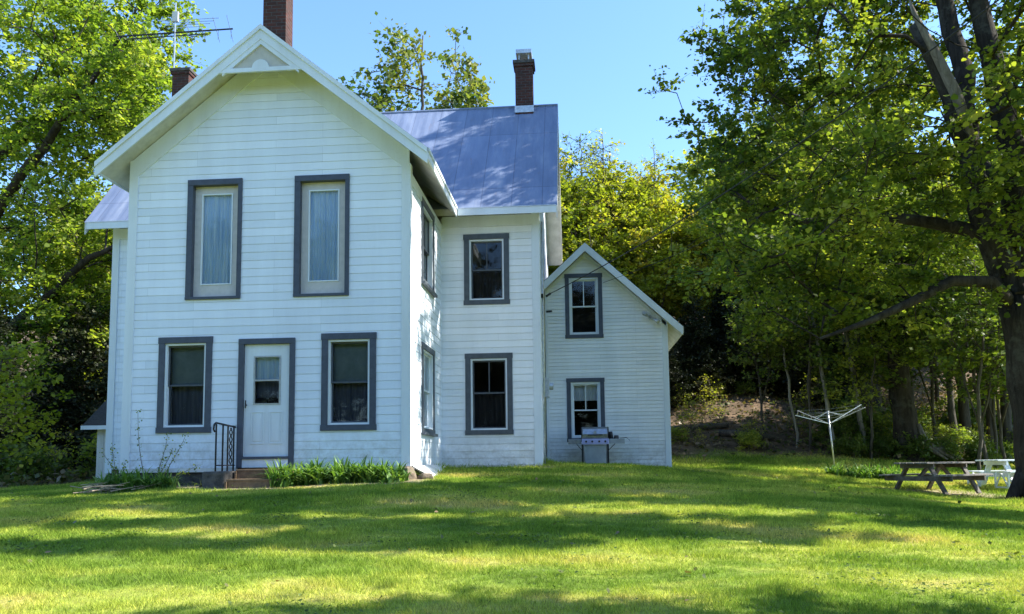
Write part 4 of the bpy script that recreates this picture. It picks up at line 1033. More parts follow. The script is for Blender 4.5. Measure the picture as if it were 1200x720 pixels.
# ------------------------------------------------------------------ lawn grass
def inside_house(x, y):
    a = (x > FX0 - .02) & (x < FX1 + .03) & (y > FY - .03) & (y < MY + 1)
    b = (x > MX0) & (x < MX1) & (y > MY - .03) & (y < MYB); c = (x > MX1 - .5) & (x < EX1) & (y > EY - .03) & (y < EYB)
    d = (x > -6.27) & (x < -4.83) & (y > 13.0) & (y < 14)
    return a | b | c | d
def grass():
    Ps = []; H = []; Wd = []
    for (y0, y1, dens, h, w, mx) in ((4.4, 7.5, 4600, .036, .0055, 1.2), (7.5, 10.5, 3400, .038, .007, 1.6), (10.5, 14.5, 2300, .042, .009, 2), (14.5, 20, 1200, .05, .013, 2.5), (20, 27, 480, .07, .02, 3), (27, 36, 180, .09, .03, 3)):
        def half(y): return y
        A_ = (y1 - y0) * 1.30 * (y0 + y1) / 2 + (y1 - y0) * 2 * mx; n = int(A_ * dens)
        y = y0 + (y1 - y0) * rng.random(n * 2); k = rng.random(n * 2) < y / y1; y = y[k]
        x = (rng.random(len(y)) * 2 - 1) * (.66 * y + mx) - .08 * y
        ok = ~inside_house(x, y) & (rng.random(len(y)) > wood_mask(x, y) * 1.2) & (rng.random(len(y)) > earth_mask(x, y) * 1.1)
        cl = np.sin(x * 7 + 3 * np.sin(y * 5)) * np.sin(y * 8.1 + 2 * np.sin(x * 3.3)); ok &= rng.random(len(y)) < .72 + .28 * cl
        x, y = x[ok], y[ok]; Ps.append(np.stack([x, y], 1)); H.append(h * (.5 + rng.random(len(x)) + .25 * cl[ok])); Wd.append(np.full(len(x), w))
    # taller fringe against walls
    P = np.concatenate(Ps); H = np.concatenate(H); Wd = np.concatenate(Wd); n = len(P)
    x, y = P[:, 0], P[:, 1]; z = gz(x, y) + wobble(x * 1.7, y * 1.9) * .012 - .004
    near = np.exp(-np.maximum(0, np.minimum.reduce([np.maximum(np.maximum(FX0 - x, x - FX1), np.maximum(FY - y, y - MY)), np.maximum(np.maximum(FX1 - x, x - MX1), np.maximum(MY - y, y - MYB)), np.maximum(np.maximum(MX1 - x, x - EX1), np.maximum(EY - y, y - EYB))])) * 6)
    pat = np.sin(x * 2.1 + 1.7 * np.sin(y * 1.6)) * np.sin(y * 3.1 + 1.2 * np.sin(x * 1.4)) + .6 * np.sin(x * 5.3 + y * 2.2) * np.sin(y * 6.7 - x * 1.9)
    H = H * (1 + 1.6 * near) * (1 + .38 * pat)
    B = np.stack([x, y, z], 1); an = rng.random(n) * 6.283; lean = rng.normal(size=(n, 2)) * .55
    side = np.stack([np.cos(an), np.sin(an), np.zeros(n)], 1) * Wd[:, None] * .5
    tip = B + np.stack([lean[:, 0] * H, lean[:, 1] * H, H], 1)
    V = np.stack([B - side, B + side, tip], 1)
    me = bpy.data.meshes.new('lawn_grass'); me.vertices.add(n * 3); me.vertices.foreach_set('co', V.astype(np.float32).ravel())
    me.loops.add(n * 3); me.loops.foreach_set('vertex_index', np.arange(n * 3, dtype=np.int32)); me.polygons.add(n); me.polygons.foreach_set('loop_start', np.arange(n, dtype=np.int32) * 3)
    me.update(calc_edges=True)
    a = me.attributes.new('rnd', 'FLOAT', 'FACE'); a.data.foreach_set('value', rng.random(n).astype(np.float32))
    tag(link_mesh('lawn_grass', me, M['grass']), 'short mown lawn grass with yellow dry patches', 'grass', kind='stuff')
    print('grass blades', n)
grass()

n = 420; fy = 5 + 17 * rng.random(n) ** .8; fx = (rng.random(n) * 2 - 1) * (.68 * fy + 1.5) - .08 * fy
k = ~inside_house(fx, fy); fx, fy = fx[k], fy[k]; n = len(fx); Nn = rng.normal(size=(n, 3)) * .45; Nn[:, 2] += 1
tag(leaf_mesh('fallen_leaves', np.stack([fx, fy, gz(fx, fy) + .03], 1), Nn, rng.normal(size=(n, 3)), .035 + .035 * rng.random(n), mat=L['under'], wid=.9), 'scattered small fallen leaves lying in the lawn', 'fallen leaves', kind='stuff')

cx_ = []
for _ in range(95):
    y0 = 5 + 14 * rng.random(); x0 = (rng.random() * 2 - 1) * (.66 * y0 + 1) - .08 * y0; m_ = int(30 + 90 * rng.random()); sg = .10 + .22 * rng.random()
    cx_.append(np.stack([x0 + rng.normal(size=m_) * sg * 1.4, y0 + rng.normal(size=m_) * sg], 1))
cx_ = np.concatenate(cx_); k = ~inside_house(cx_[:, 0], cx_[:, 1]); cx_ = cx_[k]; n = len(cx_); Nn = rng.normal(size=(n, 3)) * .3; Nn[:, 2] += 1
tag(leaf_mesh('clover', np.stack([cx_[:, 0], cx_[:, 1], gz(cx_[:, 0], cx_[:, 1]) + .035 + .02 * rng.random(n)], 1), Nn, rng.normal(size=(n, 3)), .014 + .018 * rng.random(n), mat=L['fern'], wid=1.1), 'patches of broad leaved clover and weeds in the lawn', 'clover', kind='stuff')

# ------------------------------------------------------------------ strap-leaved plants
def strap_clump(name, pts, h, label, seed, per=26, w=.022, group=None, mat='blade', cat='plant'):
    r = np.random.default_rng(seed); mb = MB(); rn = []
    for (cx, cy) in pts:
        bz = g1(cx, cy)
        for _ in range(per):
            a = r.random() * 6.28; hh = h * (.35 + .75 * r.random()); out = hh * (.3 + 1.15 * r.random() ** 1.3); w_ = w * (.7 + .6 * r.random())
            d = Vector((math.cos(a), math.sin(a), 0)); s_ = Vector((-d.y, d.x, 0)) * w_; b = Vector((cx + r.normal() * .07, cy + r.normal() * .06, bz - .03)); k = []
            for i in range(5):
                t = i / 4; p = b + d * out * t ** 1.5 + Vector((0, 0, hh * (1.25 * t - .55 * t ** 2.6 * (out / hh + .3)))); ww = s_ * (1 - t ** 2 * .95); k.append((p - ww, p + ww))
            for i in range(4): mb.quad(k[i][0], k[i][1], k[i + 1][1], k[i + 1][0]); rn.append(r.random() if i == 0 else rn[-1])
    me_o = mb.build(name, L[mat], None); a = me_o.data.attributes.new('rnd', 'FLOAT', 'FACE'); a.data.foreach_set('value', np.array(rn, np.float32))
    return tag(me_o, label, cat, group)
r_ = np.random.default_rng(3)
for i in range(7):
    cx = -5.0 + i * .335
    strap_clump('daylily', [(cx + r_.normal() * .08, 13.38 + r_.normal() * .12) for _ in range(3)], .50 - .03 * (i > 4) - .06 * (i > 5), 'lush green daylily clump in the row between the steps and the corner stones', 20 + i, 60, .022, 'daylilies along the front wall')
for i, (cx, cy, h, lb) in enumerate(((-8.0, 13.35, .44, 'leftmost grassy clump by the front corner, next to the stick pile'), (-7.55, 13.32, .48, 'middle grassy clump under the tall leggy stems'), (-7.05, 13.35, .42, 'rightmost grassy clump under the lower left window'))):
    strap_clump('daylily', [(cx + r_.normal() * .1, cy + r_.normal() * .1) for _ in range(4)], h, lb, 40 + i, 62, .016, 'daylilies at the left corner')
for i in range(5):
    strap_clump('iris', [(6.15 + i * .33 + r_.normal() * .06, 20.1 + r_.normal() * .15) for _ in range(3)], .42, 'dark green iris clump in the bed behind the grey picnic table', 60 + i, 40, .022, 'irises behind the picnic table')

def leggy(name, base, tops, label, seed, leaf='green'):
    r = np.random.default_rng(seed); root = empty(name, base, label, 'shrub'); mb = MB(); LP = []
    for tpx in tops:
        b = np.array(base) + r.normal(size=3) * [.05, .03, 0]; t_ = np.array(tpx); pts = []
        for i in range(9):
            s_ = i / 8; p = b * (1 - s_) + t_ * s_ + np.array([math.sin(s_ * 5 + seed) * .025, 0, .04 * math.sin(math.pi * s_)]); pts.append(p)
            if s_ > .2:
                for _ in range(7): LP.append(p + r.normal(size=3) * .028)
        mb.tube([tuple(p) for p in pts], [.008 * (1 - .6 * i / 8) for i in range(9)], 4)
    mb.build('stem', M['twig'], root)
    LP = np.array(LP); n = len(LP); Nn = r.normal(size=(n, 3)); Nn[:, 2] += .8
    leaf_mesh('foliage', LP, Nn, r.normal(size=(n, 3)), .032 * (.6 + .7 * r.random(n)), mat=L[leaf], parent=root)
z0 = g1(-7.5, 13.45)
leggy('leggy_shrub', (-7.45, 13.5, z0), [(-7.60, 13.45, 2.55)], 'single tall upright leafy stem at the left corner of the front wall', 2)
leggy('leggy_shrub', (-7.20, 13.5, z0), [(-7.05, 13.45, 2.15), (-6.75, 13.5, 2.12), (-6.95, 13.45, 1.9), (-6.5, 13.45, 1.6)], 'spreading thin-stemmed shrub under the lower left window', 4)
leggy('leggy_shrub', (-7.95, 13.5, z0), [(-8.15, 13.4, 1.85), (-8.0, 13.45, 1.95), (-7.75, 13.45, 1.7)], 'low sparse shrub at the far left corner of the front wing', 6)
sp = empty('stick_pile', (-7.7, 12.85, 1.12), 'low heap of pale dry stalks on the grass at the left corner', 'stick pile')
for i in range(22):
    a = r_.normal() * .9 + .6; c = Vector((-7.75 + r_.normal() * .22, 12.9 + r_.normal() * .14, 0)); ln = .15 + .2 * r_.random(); d = Vector((math.cos(a), math.sin(a), 0)) * ln
    p, q = c - d, c + d; t = MB(); t.tube([(p.x, p.y, g1(p.x, p.y) + .02 + .14 * r_.random()), (q.x, q.y, g1(q.x, q.y) + .02 + .16 * r_.random())], [.009, .004], 5); t.build('stick', M['straw'], sp)

# ------------------------------------------------------------------ TREES
def big_maple():
    b = (8.95, 16.5, g1(8.7, 16.5) - .15)
    limbs = [
        ([b, (8.92, 16.5, b[2] + .5), (8.90, 16.5, 2.4), (8.84, 16.5, 3.6), (8.72, 16.5, 4.7)], [.54, .44, .41, .40, .40]),
        ([(8.72, 16.5, 4.7), (8.35, 16.4, 5.5), (8.02, 16.3, 6.4), (7.85, 16.25, 7.7), (7.55, 16.2, 8.7), (7.15, 16.1, 9.6), (6.85, 16.05, 10.2)], [.36, .28, .24, .20, .17, .13, .10]),
        ([(7.85, 16.25, 7.7), (8.05, 16.6, 9.3), (7.9, 16.9, 11.0), (7.6, 17.2, 13.0), (7.4, 17.3, 15.5)], [.20, .19, .17, .13, .07]),
        ([(8.75, 16.5, 5.2), (8.95, 16.7, 7.2), (8.75, 16.8, 9.3), (8.6, 17, 11.2), (9.2, 17.4, 14.0), (9.4, 17.5, 16.5)], [.33, .27, .22, .18, .12, .05]),
        ([(8.80, 16.5, 5.0), (9.6, 16.2, 6.6), (10.6, 16, 8.4), (11.8, 15.8, 10.5), (12.6, 15.8, 12.5)], [.28, .22, .17, .12, .06]),
        ([(8.62, 16.45, 4.5), (8.0, 16.1, 4.95), (7.2, 15.9, 4.95), (6.4, 15.7, 4.55), (5.5, 15.6, 4.15), (4.6, 15.6, 3.85)], [.15, .12, .105, .09, .065, .03]),
        ([(8.2, 16.35, 5.9), (7.2, 16.6, 6.3), (6.0, 17.0, 6.6), (4.9, 17.2, 6.6), (3.8, 17.4, 7.1)], [.15, .12, .09, .065, .03]),
        ([(8.9, 16.7, 7.0), (9.2, 18.6, 8.2), (9.2, 20.5, 9.3)], [.17, .12, .05]),
    ]
    blobs = [((8.4, 19.0, 13.8), (5.0, 3.6, 5.2)), ((5.0, 17.8, 9.6), (3.3, 2.6, 2.2)), ((2.5, 17.6, 9.5), (1.4, 1.5, .9)), ((6.2, 17.4, 6.8), (3.8, 3.0, 1.8)), ((4.6, 16.0, 5.3), (2.5, 2.2, 1.2)),
             ((6.8, 13.0, 6.6), (3.2, 1.7, 1.4)), ((7.4, 14.4, 5.6), (2.2, 1.2, .9)), ((8.4, 13.4, 8.2), (2.6, 1.5, 1.2)), ((6.6, 12.4, 9.6), (3.0, 1.3, 2.1)), ((9.0, 12.6, 12.4), (2.6, 1.2, 2.2)), ((4.4, 13.6, 5.4), (1.6, 1.2, .9)), ((12.6, 17.5, 10.5), (3.6, 4.0, 4.0)), ((8.8, 21.6, 9.5), (4.0, 2.6, 3.6)), ((10.5, 14.2, 8.2), (3.0, 2.2, 2.2)), ((3.0, 17.5, 7.2), (1.3, 1.4, .9)), ((5.0, 17.6, 11.6), (2.2, 2.0, 1.6)), ((6.4, 18.4, 12.8), (2.2, 2.0, 1.6)), ((6.8, 15.9, 5.0), (2.0, 1.6, .8)), ((7.0, 20.0, 16.2), (2.8, 2.6, 2.6))]
    def extra(mb, mats):
        mats.append(M['deadwood_and_lit_root'])
        # bare split stub of the left limb
        mb.tube([(7.87, 16.12, 7.75), (7.58, 16.05, 8.7), (7.17, 15.95, 9.6), (6.86, 15.95, 10.3), (6.70, 15.9, 10.75)], [.08, .115, .09, .055, .012], 8, 1)
        for a in np.linspace(0, 6.28, 7)[:-1]:   # root flares
            mb.tube([(8.92 + .32 * math.cos(a), 16.5 + .32 * math.sin(a), b[2] + .75), (8.92 + .52 * math.cos(a), 16.5 + .55 * math.sin(a), b[2] + .28), (8.92 + .75 * math.cos(a), 16.5 + .8 * math.sin(a), b[2] + .02)], [.14, .15, .05], 8, 0)
    make_tree('maple_tree', 'huge old dark-barked maple at the right edge with a bare broken limb and wide crown', 'tree', limbs, blobs, 1580, 11, 'maple', 'bark', ntw=7, nl=15, tl=.45, size=.092, jit=.075, gap=1.15, shell=.5, avoid=((4.0, 8.4, 11, 15.75, 3.2, 5.5), (6.5, 8.2, 14, 16.0, 8.6, 11.8), (4.9, 6.2, 11, 13.9, 6.9, 8.9)), extra=extra, tip_r=.011)
big_maple()

def left_maple():
    b = (-20.2, 26, g1(-20.2, 26) - .1)
    limbs = [([b, (-20.3, 26, 4.5), (-20.9, 26, 7.5), (-21.2, 26, 11), (-20.8, 26, 15), (-20, 26, 19)], [.5, .4, .34, .27, .18, .06]),
             ([(-20.4, 26, 5.5), (-17.3, 25, 7.2), (-15.3, 24, 8.2), (-13.6, 23.6, 8.6)], [.2, .15, .1, .04]),
             ([(-21, 26, 9), (-17.6, 24.2, 11.4), (-14.8, 22.8, 13.2), (-13.2, 21.8, 14.2)], [.2, .15, .09, .04]),
             ([(-20.6, 26, 6.2), (-17.4, 26.5, 6.6), (-14.8, 26.6, 5.6), (-13.4, 26.5, 5.0)], [.14, .1, .07, .03]),
             ([(-21.2, 26, 11.5), (-17.5, 25.6, 14.0), (-14.6, 25, 17)], [.18, .1, .04])]
    blobs = [((-18.2, 26, 13.2), (5.2, 5.0, 6.2)), ((-14.6, 23.4, 12.8), (2.2, 2.2, 1.9)), ((-15.2, 24.6, 16.2), (2.6, 2.6, 2.6)), ((-15.4, 25.5, 8.6), (3.2, 3.0, 2.3)), ((-14.7, 26.2, 5.8), (2.3, 2.4, 1.5)), ((-18.8, 25, 6.6), (3.0, 2.6, 2.0)), ((-12.9, 21.9, 14.0), (1.1, 1.0, .9)), ((-16.6, 25.5, 4.4), (2.2, 2, 1.0)),((-13.2,24.5,10.4),(1.2,1.2,.9))]
    make_tree('maple_tree', 'tall sunlit lime green maple filling the left edge beside the house', 'tree', limbs, blobs, 1000, 23, 'mapleleft', 'bark', ntw=6, nl=16, tl=.6, size=.118, jit=.10, gap=.55, shell=.5, tip_r=.014)
left_maple()

def shade_tree(loc, label, seed, h=9, rx=3.2, ry=2.6, zc=7, rz=2.8, leaf='maple', n=300):
    x, y = loc; z = g1(x, y) - .1
    limbs = [([(x, y, z), (x + .1, y, z + h * .3), (x - .1, y + .1, z + h * .6), (x, y, z + h)], [.26, .2, .14, .04]), ([(x + .05, y, z + h * .35), (x + 1.2, y + .4, z + h * .6), (x + 2, y + .8, z + h * .8)], [.12, .08, .03]), ([(x + .05, y, z + h * .38), (x - 1.3, y - .3, z + h * .55), (x - 2.2, y - .4, z + h * .7)], [.12, .08, .03])]
    return make_tree('maple_tree', label, 'tree', limbs, [((x, y, z + zc), (rx, ry, rz))], n, seed, leaf, 'bark', ntw=6, nl=11, tl=.55, size=.15, jit=.1, gap=.5)
shade_tree((10.4, 4.5), 'roadside maple beyond the right edge that throws shade over the near lawn', 31, 12, 3.2, 2.3, 9.4, 3.2)
shade_tree((17.5, 27.5), 'tall leafy maple on the lawn far behind the picnic tables, near the right edge', 35, 13, 4.2, 3.6, 9.6, 5.2, leaf='mapleleft', n=480)
def streak_shade_maple():  # unseen tree added to cast streaked shade on the lawn
    b = (12.4, 12.2, g1(12.4, 12.2) - .1)
    limbs = [([b, (12.4, 12.2, 4), (12.2, 12.2, 8), (11.9, 12.3, 12), (11.2, 12.4, 16), (10.2, 12.8, 18.8)], [.34, .27, .2, .13, .08, .03])]
    for (x, y, z) in ((10.2, 11.2, 10.8), (10.4, 13.2, 10.4), (10.0, 12.4, 13.4), (13.8, 11.0, 11.0), (9.8, 13.6, 15.4)):
        limbs.append(([(12.1, 12.25, z - 2.4), ((12.1 + x) / 2, (12.2 + y) / 2, z - .9), (x, y, z)], [.13, .09, .03]))
    r = np.random.default_rng(5); blobs = []
    for k, y in enumerate((9.3, 10.35, 11.35, 12.35, 13.3, 14.2)):      # boughs shaped as long thin sprays to cast streaks of shade
        for q, (x, z) in enumerate(((12.3, 8.4), (11.4, 10.4), (10.7, 12.6), (10.1, 14.8), (9.4, 17.0), (8.7, 19.0))):
            if (k, q) in ((0, 0), (0, 5), (5, 2), (5, 3), (2, 1)): continue
            blobs.append(((x + r.normal() * .4, y + .32 * math.sin(q * 1.9 + k), z + r.normal() * .3), (1.5 + .7 * r.random(), .26 + .16 * r.random(), .45)))
    make_tree('maple_tree', 'unseen maple added out of view on the right, boughs shaped to streak the lawn with shade', 'tree', limbs, blobs, 1250, 37, 'maple', 'bark', ntw=6, nl=12, tl=.24, size=.15, jit=.06, gap=.05)
streak_shade_maple()
#shade_tree((18.5, 19.5), 'maple standing right of the big old maple, outside the picture', 33, 12, 4.2, 4.5, 10.2, 4.6, n=520)

# woodland prototypes, copied with their parts
def proto(kind, seed):
    r = np.random.default_rng(seed)
    if kind == 'broad':
        limbs = [([(0, 0, -.3), (.1, 0, 3), (0, .2, 6.5), (.1, 0, 10)], [.2, .16, .1, .03]), ([(.1, 0, 3.2), (1.3, .5, 5.2), (2.1, .8, 7)], [.08, .05, .02]), ([(.05, 0, 3.8), (-1.2, -.6, 5.6), (-2, -.9, 7.4)], [.08, .05, .02])]
        blobs = [((0, 0, 7.4), (2.8, 2.8, 3.4)), ((1.4, .6, 5.6), (1.7, 1.7, 1.5)), ((-1.4, -.5, 5.9), (1.7, 1.7, 1.6)), ((.2, -.6, 9.6), (1.5, 1.5, 1.6))]
        a = dict(natt=230, ntw=5, nl=12, tl=.6, size=.19, jit=.12, gap=.4)
    elif kind == 'slim':
        limbs = [([(0, 0, -.3), (.15, 0, 4), (.3, .1, 8), (.2, 0, 12.5)], [.17, .13, .09, .025]), ([(.2, 0, 7), (1.2, .4, 8.6), (1.9, .6, 10)], [.05, .035, .015]), ([(.25, 0, 7.6), (-1, .2, 9.2), (-1.8, .3, 10.2)], [.05, .035, .015])]
        blobs = [((.1, 0, 10.6), (2.4, 2.2, 2.4)), ((1.2, .3, 9.2), (1.4, 1.3, 1.1)), ((-1.2, .2, 9.6), (1.5, 1.2, 1.2)), ((.2, 0, 12.6), (1.2, 1.2, .9))]
        a = dict(natt=120, ntw=4, nl=10, tl=.5, size=.18, jit=.11, gap=.9)
    elif kind == 'dark':
        limbs = [([(0, 0, -.3), (0, 0, 4), (.1, 0, 9)], [.22, .14, .03])]
        blobs = [((0, 0, 1.8), (2.7, 2.7, 1.5)), ((0, 0, 3.6), (2.3, 2.3, 1.6)), ((0, 0, 5.6), (1.7, 1.7, 1.6)), ((0, 0, 7.6), (1.0, 1.0, 1.6))]
        a = dict(natt=300, ntw=6, nl=14, tl=.7, size=.17, jit=.12, gap=.1)
    elif kind == 'sapling':
        limbs = [([(0, 0, -.2), (.1, 0, 2), (.3, .1, 4), (.2, .1, 6.2)], [.06, .05, .035, .012]), ([(.08, 0, 1.4), (-.4, .2, 3.2), (-.7, .2, 5)], [.03, .022, .01])]
        blobs = [((.1, 0, 4.6), (1.3, 1.3, 2.0)), ((-.3, .1, 3), (1.0, 1, 1.1))]
        a = dict(natt=60, ntw=4, nl=10, tl=.45, size=.13, jit=.1, gap=.5)
    elif kind == 'bare':
        limbs = [([(0, 0, -.3), (.05, 0, 4), (.1, .1, 8), (.0, 0, 12.5)], [.12, .09, .06, .015])]
        blobs = [((0, 0, 8.6), (1.5, 1.4, 4.2))]
        a = dict(natt=190, ntw=5, nl=5, tl=.5, size=.12, jit=.1, gap=.2)
    return limbs, blobs, a
KL = {'broad': 'bushy broadleaf tree in the sunlit wood behind the lawn', 'slim': 'tall slender tree with a sparse airy crown in the wood', 'dark': 'dark needle tree in the shade at the foot of the wood', 'sapling': 'thin-stemmed young tree at the edge of the wood', 'bare': 'feathery spring tree with hardly any leaves in the wood'}
KN = {'broad': 'broadleaf_tree', 'slim': 'slender_tree', 'dark': 'hemlock_tree', 'sapling': 'young_tree', 'bare': 'feathery_tree'}
protos = {}
def place(kind, leaf, x, y, s, rz, label=None, sz=None):
    key = (kind, leaf); z = g1(x, y)
    grp = {'broad': 'broadleaf trees in the wood', 'slim': 'slender trees in the wood', 'dark': 'dark hemlocks at the wood edge', 'sapling': 'young trees at the wood edge', 'bare': 'feathery trees in the wood'}[kind]
    lb = label or (KL[kind] + {'yellow': ', yellow green', 'green': ', mid green', 'olive': ', grey green', 'dark': '', 'fern': ', light green'}.get(leaf, ''))
    if key not in protos:
        limbs, blobs, a = proto(kind, len(protos) + 50)
        o = make_tree(KN[kind], lb, 'tree', limbs, blobs, a.pop('natt'), len(protos) + 50, leaf, 'bark2', group=grp, tip_r=.014, simple_=True, base=(0, 0, 0), step=.8, sides=5, **a)
        protos[key] = o
    else:
        o = copy_tree(protos[key]); o['label'] = lb; o['group'] = grp
    o.location = (x, y, z); o.rotation_euler = (0, 0, rz); o.scale = (s, s, sz or s)
    return o
# behind the roof
place('slim', 'olive', -10.1, 34, 1.2, 1.0, 'slender tree rising behind the roof just right of the front gable', 1.15)
place('slim', 'olive', -6.4, 34.5, 1.1, 3.0, 'tallest slender tree behind the main roof, left of the hooded chimney', 1.32)
place('broad', 'yellow', -7.4, 36, 1.0, .5, 'low bushy crown just above the main ridge between two slender trees', 1.10)
place('broad', 'yellow', -2.7, 35.5, .9, .5, 'small crown top peeping over the main ridge by the hooded chimney', .94)
# sunlit group behind the ell
rr = np.random.default_rng(77)
for x, y, s, lf in ((.0, 33, .82, 'yellow'), (1.7, 34.5, .86, 'yellow'), (3.3, 33, .74, 'yellow'), (-1.6, 36, .95, 'yellow'), (3.0, 37, .85, 'yellow'), (4.8, 36, .72, 'green'), (5.4, 33.5, .64, 'yellow'), (1.0, 38.5, .8, 'yellow'), (6.6, 37.5, .8, 'green'), (6.2, 34.6, .58, 'green'), (7.8, 35.2, .62, 'yellow'), (4.4, 34.2, .58, 'yellow')):
    place('broad', lf, x, y, s, rr.random() * 6)
place('bare', 'yellow', 1.3, 33.5, .86, 1); place('bare', 'yellow', 3.6, 35, .8, 3); place('bare', 'olive', .4, 36, .9, 4)
# dark edge behind the ell and left of the house
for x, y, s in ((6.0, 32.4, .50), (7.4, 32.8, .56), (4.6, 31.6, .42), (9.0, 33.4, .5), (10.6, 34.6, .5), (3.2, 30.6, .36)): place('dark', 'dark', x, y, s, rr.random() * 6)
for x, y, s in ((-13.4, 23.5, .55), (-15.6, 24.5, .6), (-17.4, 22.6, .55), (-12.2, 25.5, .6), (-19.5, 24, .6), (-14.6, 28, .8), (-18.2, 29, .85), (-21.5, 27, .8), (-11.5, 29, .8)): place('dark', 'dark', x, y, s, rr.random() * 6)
# wood on the right and up the hill
cnt = 0
for y in np.arange(33, 66, 3.3):
    for x in np.arange(-26, 44, 3.4):
        xx = x + rr.normal() * 1.0; yy = y + rr.normal() * 1.0
        if wood_mask(np.array([xx]), np.array([yy]))[0] < .6: continue
        if -13 < xx < 7.5 and yy < 44: continue
        if -12 < xx < 8 and yy < 66:
            s = .55
        else: s = .75 + .45 * rr.random()
        if xx < -13 and yy < 40: s *= .9
        k = rr.random(); kind = 'broad' if k < .72 else ('slim' if k < .9 else 'bare')
        lf = ('green', 'green', 'yellow')[int(rr.random() * 3)] if xx > 7 else ('yellow', 'green')[int(rr.random() * 2)]
        if kind == 'slim': lf = 'olive'
        if kind == 'bare': lf = 'yellow' if rr.random() < .5 else 'olive'
        place(kind, lf, xx, yy, s, rr.random() * 6.28); cnt += 1
for x, y, s, lf in ((12.4, 32.5, .6, 'yellow'), (14.2, 32, .7, 'green'), (16.5, 34, .9, 'yellow'), (19.5, 36, .9, 'green'), (22.5, 38, .95, 'green'), (14, 35.5, .9, 'green'), (26, 37, 1, 'yellow'), (29, 33, 1, 'green'), (8.0, 34.5, .75, 'green'), (10.5, 35, .85, 'green')):
    place('broad', lf, x, y, s, rr.random() * 6)
for x, y, s in ((10.9, 23.2, .95), (11.4, 23.8, 1.0), (12.3, 24.6, .9), (10.1, 26.2, 1.0), (12.9, 26.4, 1.05), (8.9, 25.6, .8), (7.4, 26.6, .85), (14.6, 27.2, .95), (11.5, 27.4, 1.1), (13.6, 24.0, .9), (9.6, 27.8, .9), (6.2, 27.6, .8)):
    place('sapling', 'fern' if rr.random() < .6 else 'green', x, y, s, rr.random() * 6)

# unseen trees added behind the viewer so the window panes mirror dark foliage
for i in range(13):
    place('broad', 'dark', -27 + i * 4.1 + rr.normal() * .7, -23 + rr.normal() * 2.5, 1.35 + .25 * rr.random(), rr.random() * 6, 'unseen broadleaf tree added behind the viewer, leaves darkened for the pane reflections')['group'] = 'added trees behind the viewer'
for i in range(15):
    place('dark', 'dark', -26 + i * 3.5 + rr.normal() * .6, -19.5 + rr.normal() * 1.2, .95 + .3 * rr.random(), rr.random() * 6, 'unseen dark evergreen added behind the viewer to darken the pane reflections')['group'] = 'added evergreens behind the viewer'

# distinct trunks: two birches, an old wide trunk
def birch(b, t_, label, seed, rad=.075):
    r = np.random.default_rng(seed); b = (b[0], b[1], g1(b[0], b[1]) - .1); m = tuple((b[i] + t_[i]) / 2 + (.08 if i == 0 else 0) for i in range(3))
    make_tree('birch_tree', label, 'tree', [([b, m, t_], [rad, rad * .8, rad * .35])], [((t_[0], t_[1], t_[2]), (1.3, 1.3, 1.4))], 60, seed, 'green', 'birch', ntw=4, nl=9, tl=.45, size=.13, jit=.1, gap=.4, tip_r=.009)
birch((8.05, 26.4), (7.35, 26.6, 8.2), 'pale thin birch leaning left behind the clothes dryer', 91)
birch((9.15, 26.8), (8.35, 27.0, 8.4), 'pale thin birch leaning left, just right of the clothes dryer', 92, .085)
birch((7.05, 26.9), (6.6, 27, 6.4), 'short thin grey birch stem left of the clothes dryer', 93, .05)
bx_, by_ = 10.15, 26.0; bz_ = g1(bx_, by_)
make_tree('old_tree', 'wide dark old trunk with roots coloured pale for sunlight behind the picnic tables', 'tree', [([(bx_, by_, bz_ - .2), (bx_ - .03, by_, bz_ + 1.0), (bx_ - .15, by_, bz_ + 3), (bx_ + .1, by_, bz_ + 6.5)], [.48, .36, .30, .12])],
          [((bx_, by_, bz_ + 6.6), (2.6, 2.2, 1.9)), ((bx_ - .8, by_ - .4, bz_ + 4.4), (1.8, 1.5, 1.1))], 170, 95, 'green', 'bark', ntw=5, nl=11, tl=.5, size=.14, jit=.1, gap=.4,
          extra=lambda mb, mats: [mats.append(M['deadwood_and_lit_root'])] + [mb.tube([(bx_ + .26 + .1 * k, by_ - .2, bz_ + 1.1 - .3 * k), (bx_ + .45 + .15 * k, by_ - .42, bz_ + .35), (bx_ + .9 + .22 * k, by_ - .6, bz_ + .02)], [.07, .09, .03], 6, 1) for k in range(3)])  # roots get a paler wood colour in place of sunlight on them

# shrubs on the bank
def shrub_proto(name, label, leaf, seed, group, r3=(.7, .6, .55), n=45, size=.10, nl=10):
    r = np.random.default_rng(seed); root = empty(name, (0, 0, 0), label, 'shrub', group)
    att = blob_points([((0, 0, r3[2]), r3)], n, r, .5, .2); P, par, R0, tips = skeleton([([(0, 0, -.1), (0, 0, .25)], [.02, .015])], att, r, .3)
    LP, Nn, A, sz, rn, tw = sprays(P, par, tips, att, r, 4, nl, .22, size, .06)
    tree_wood(P, par, R0, .005, twigs=[(a, b, .004) for a, b in tw]).build('stem', M['twig'], root); leaf_mesh('foliage', LP, Nn, A, sz, simple_=True, mat=L[leaf], parent=root, rnd=rn)
    return root
sp1 = shrub_proto('bank_shrub', 'low light green bush on the bank at the edge of the wood', 'fern', 5, 'light bushes on the bank')
sp2 = shrub_proto('bank_shrub', 'low darker green bush on the shady bank', 'green', 6, 'dark bushes on the bank', (.8, .7, .5))
sp3 = shrub_proto('twiggy_shrub', 'twiggy brownish bush with few leaves on the bank', 'yellow', 8, 'twiggy bushes on the bank', (.6, .6, .8), 40, .07, 3)
first = {id(sp1): 1, id(sp2): 1, id(sp3): 1}
def put_shrub(s0, x, y, s, rz, label=None):
    o = s0 if first.pop(id(s0), None) else copy_tree(s0)
    o.location = (x, y, g1(x, y)); o.rotation_euler = (0, 0, rz); o.scale = (s, s, s)
    if label: o['label'] = label
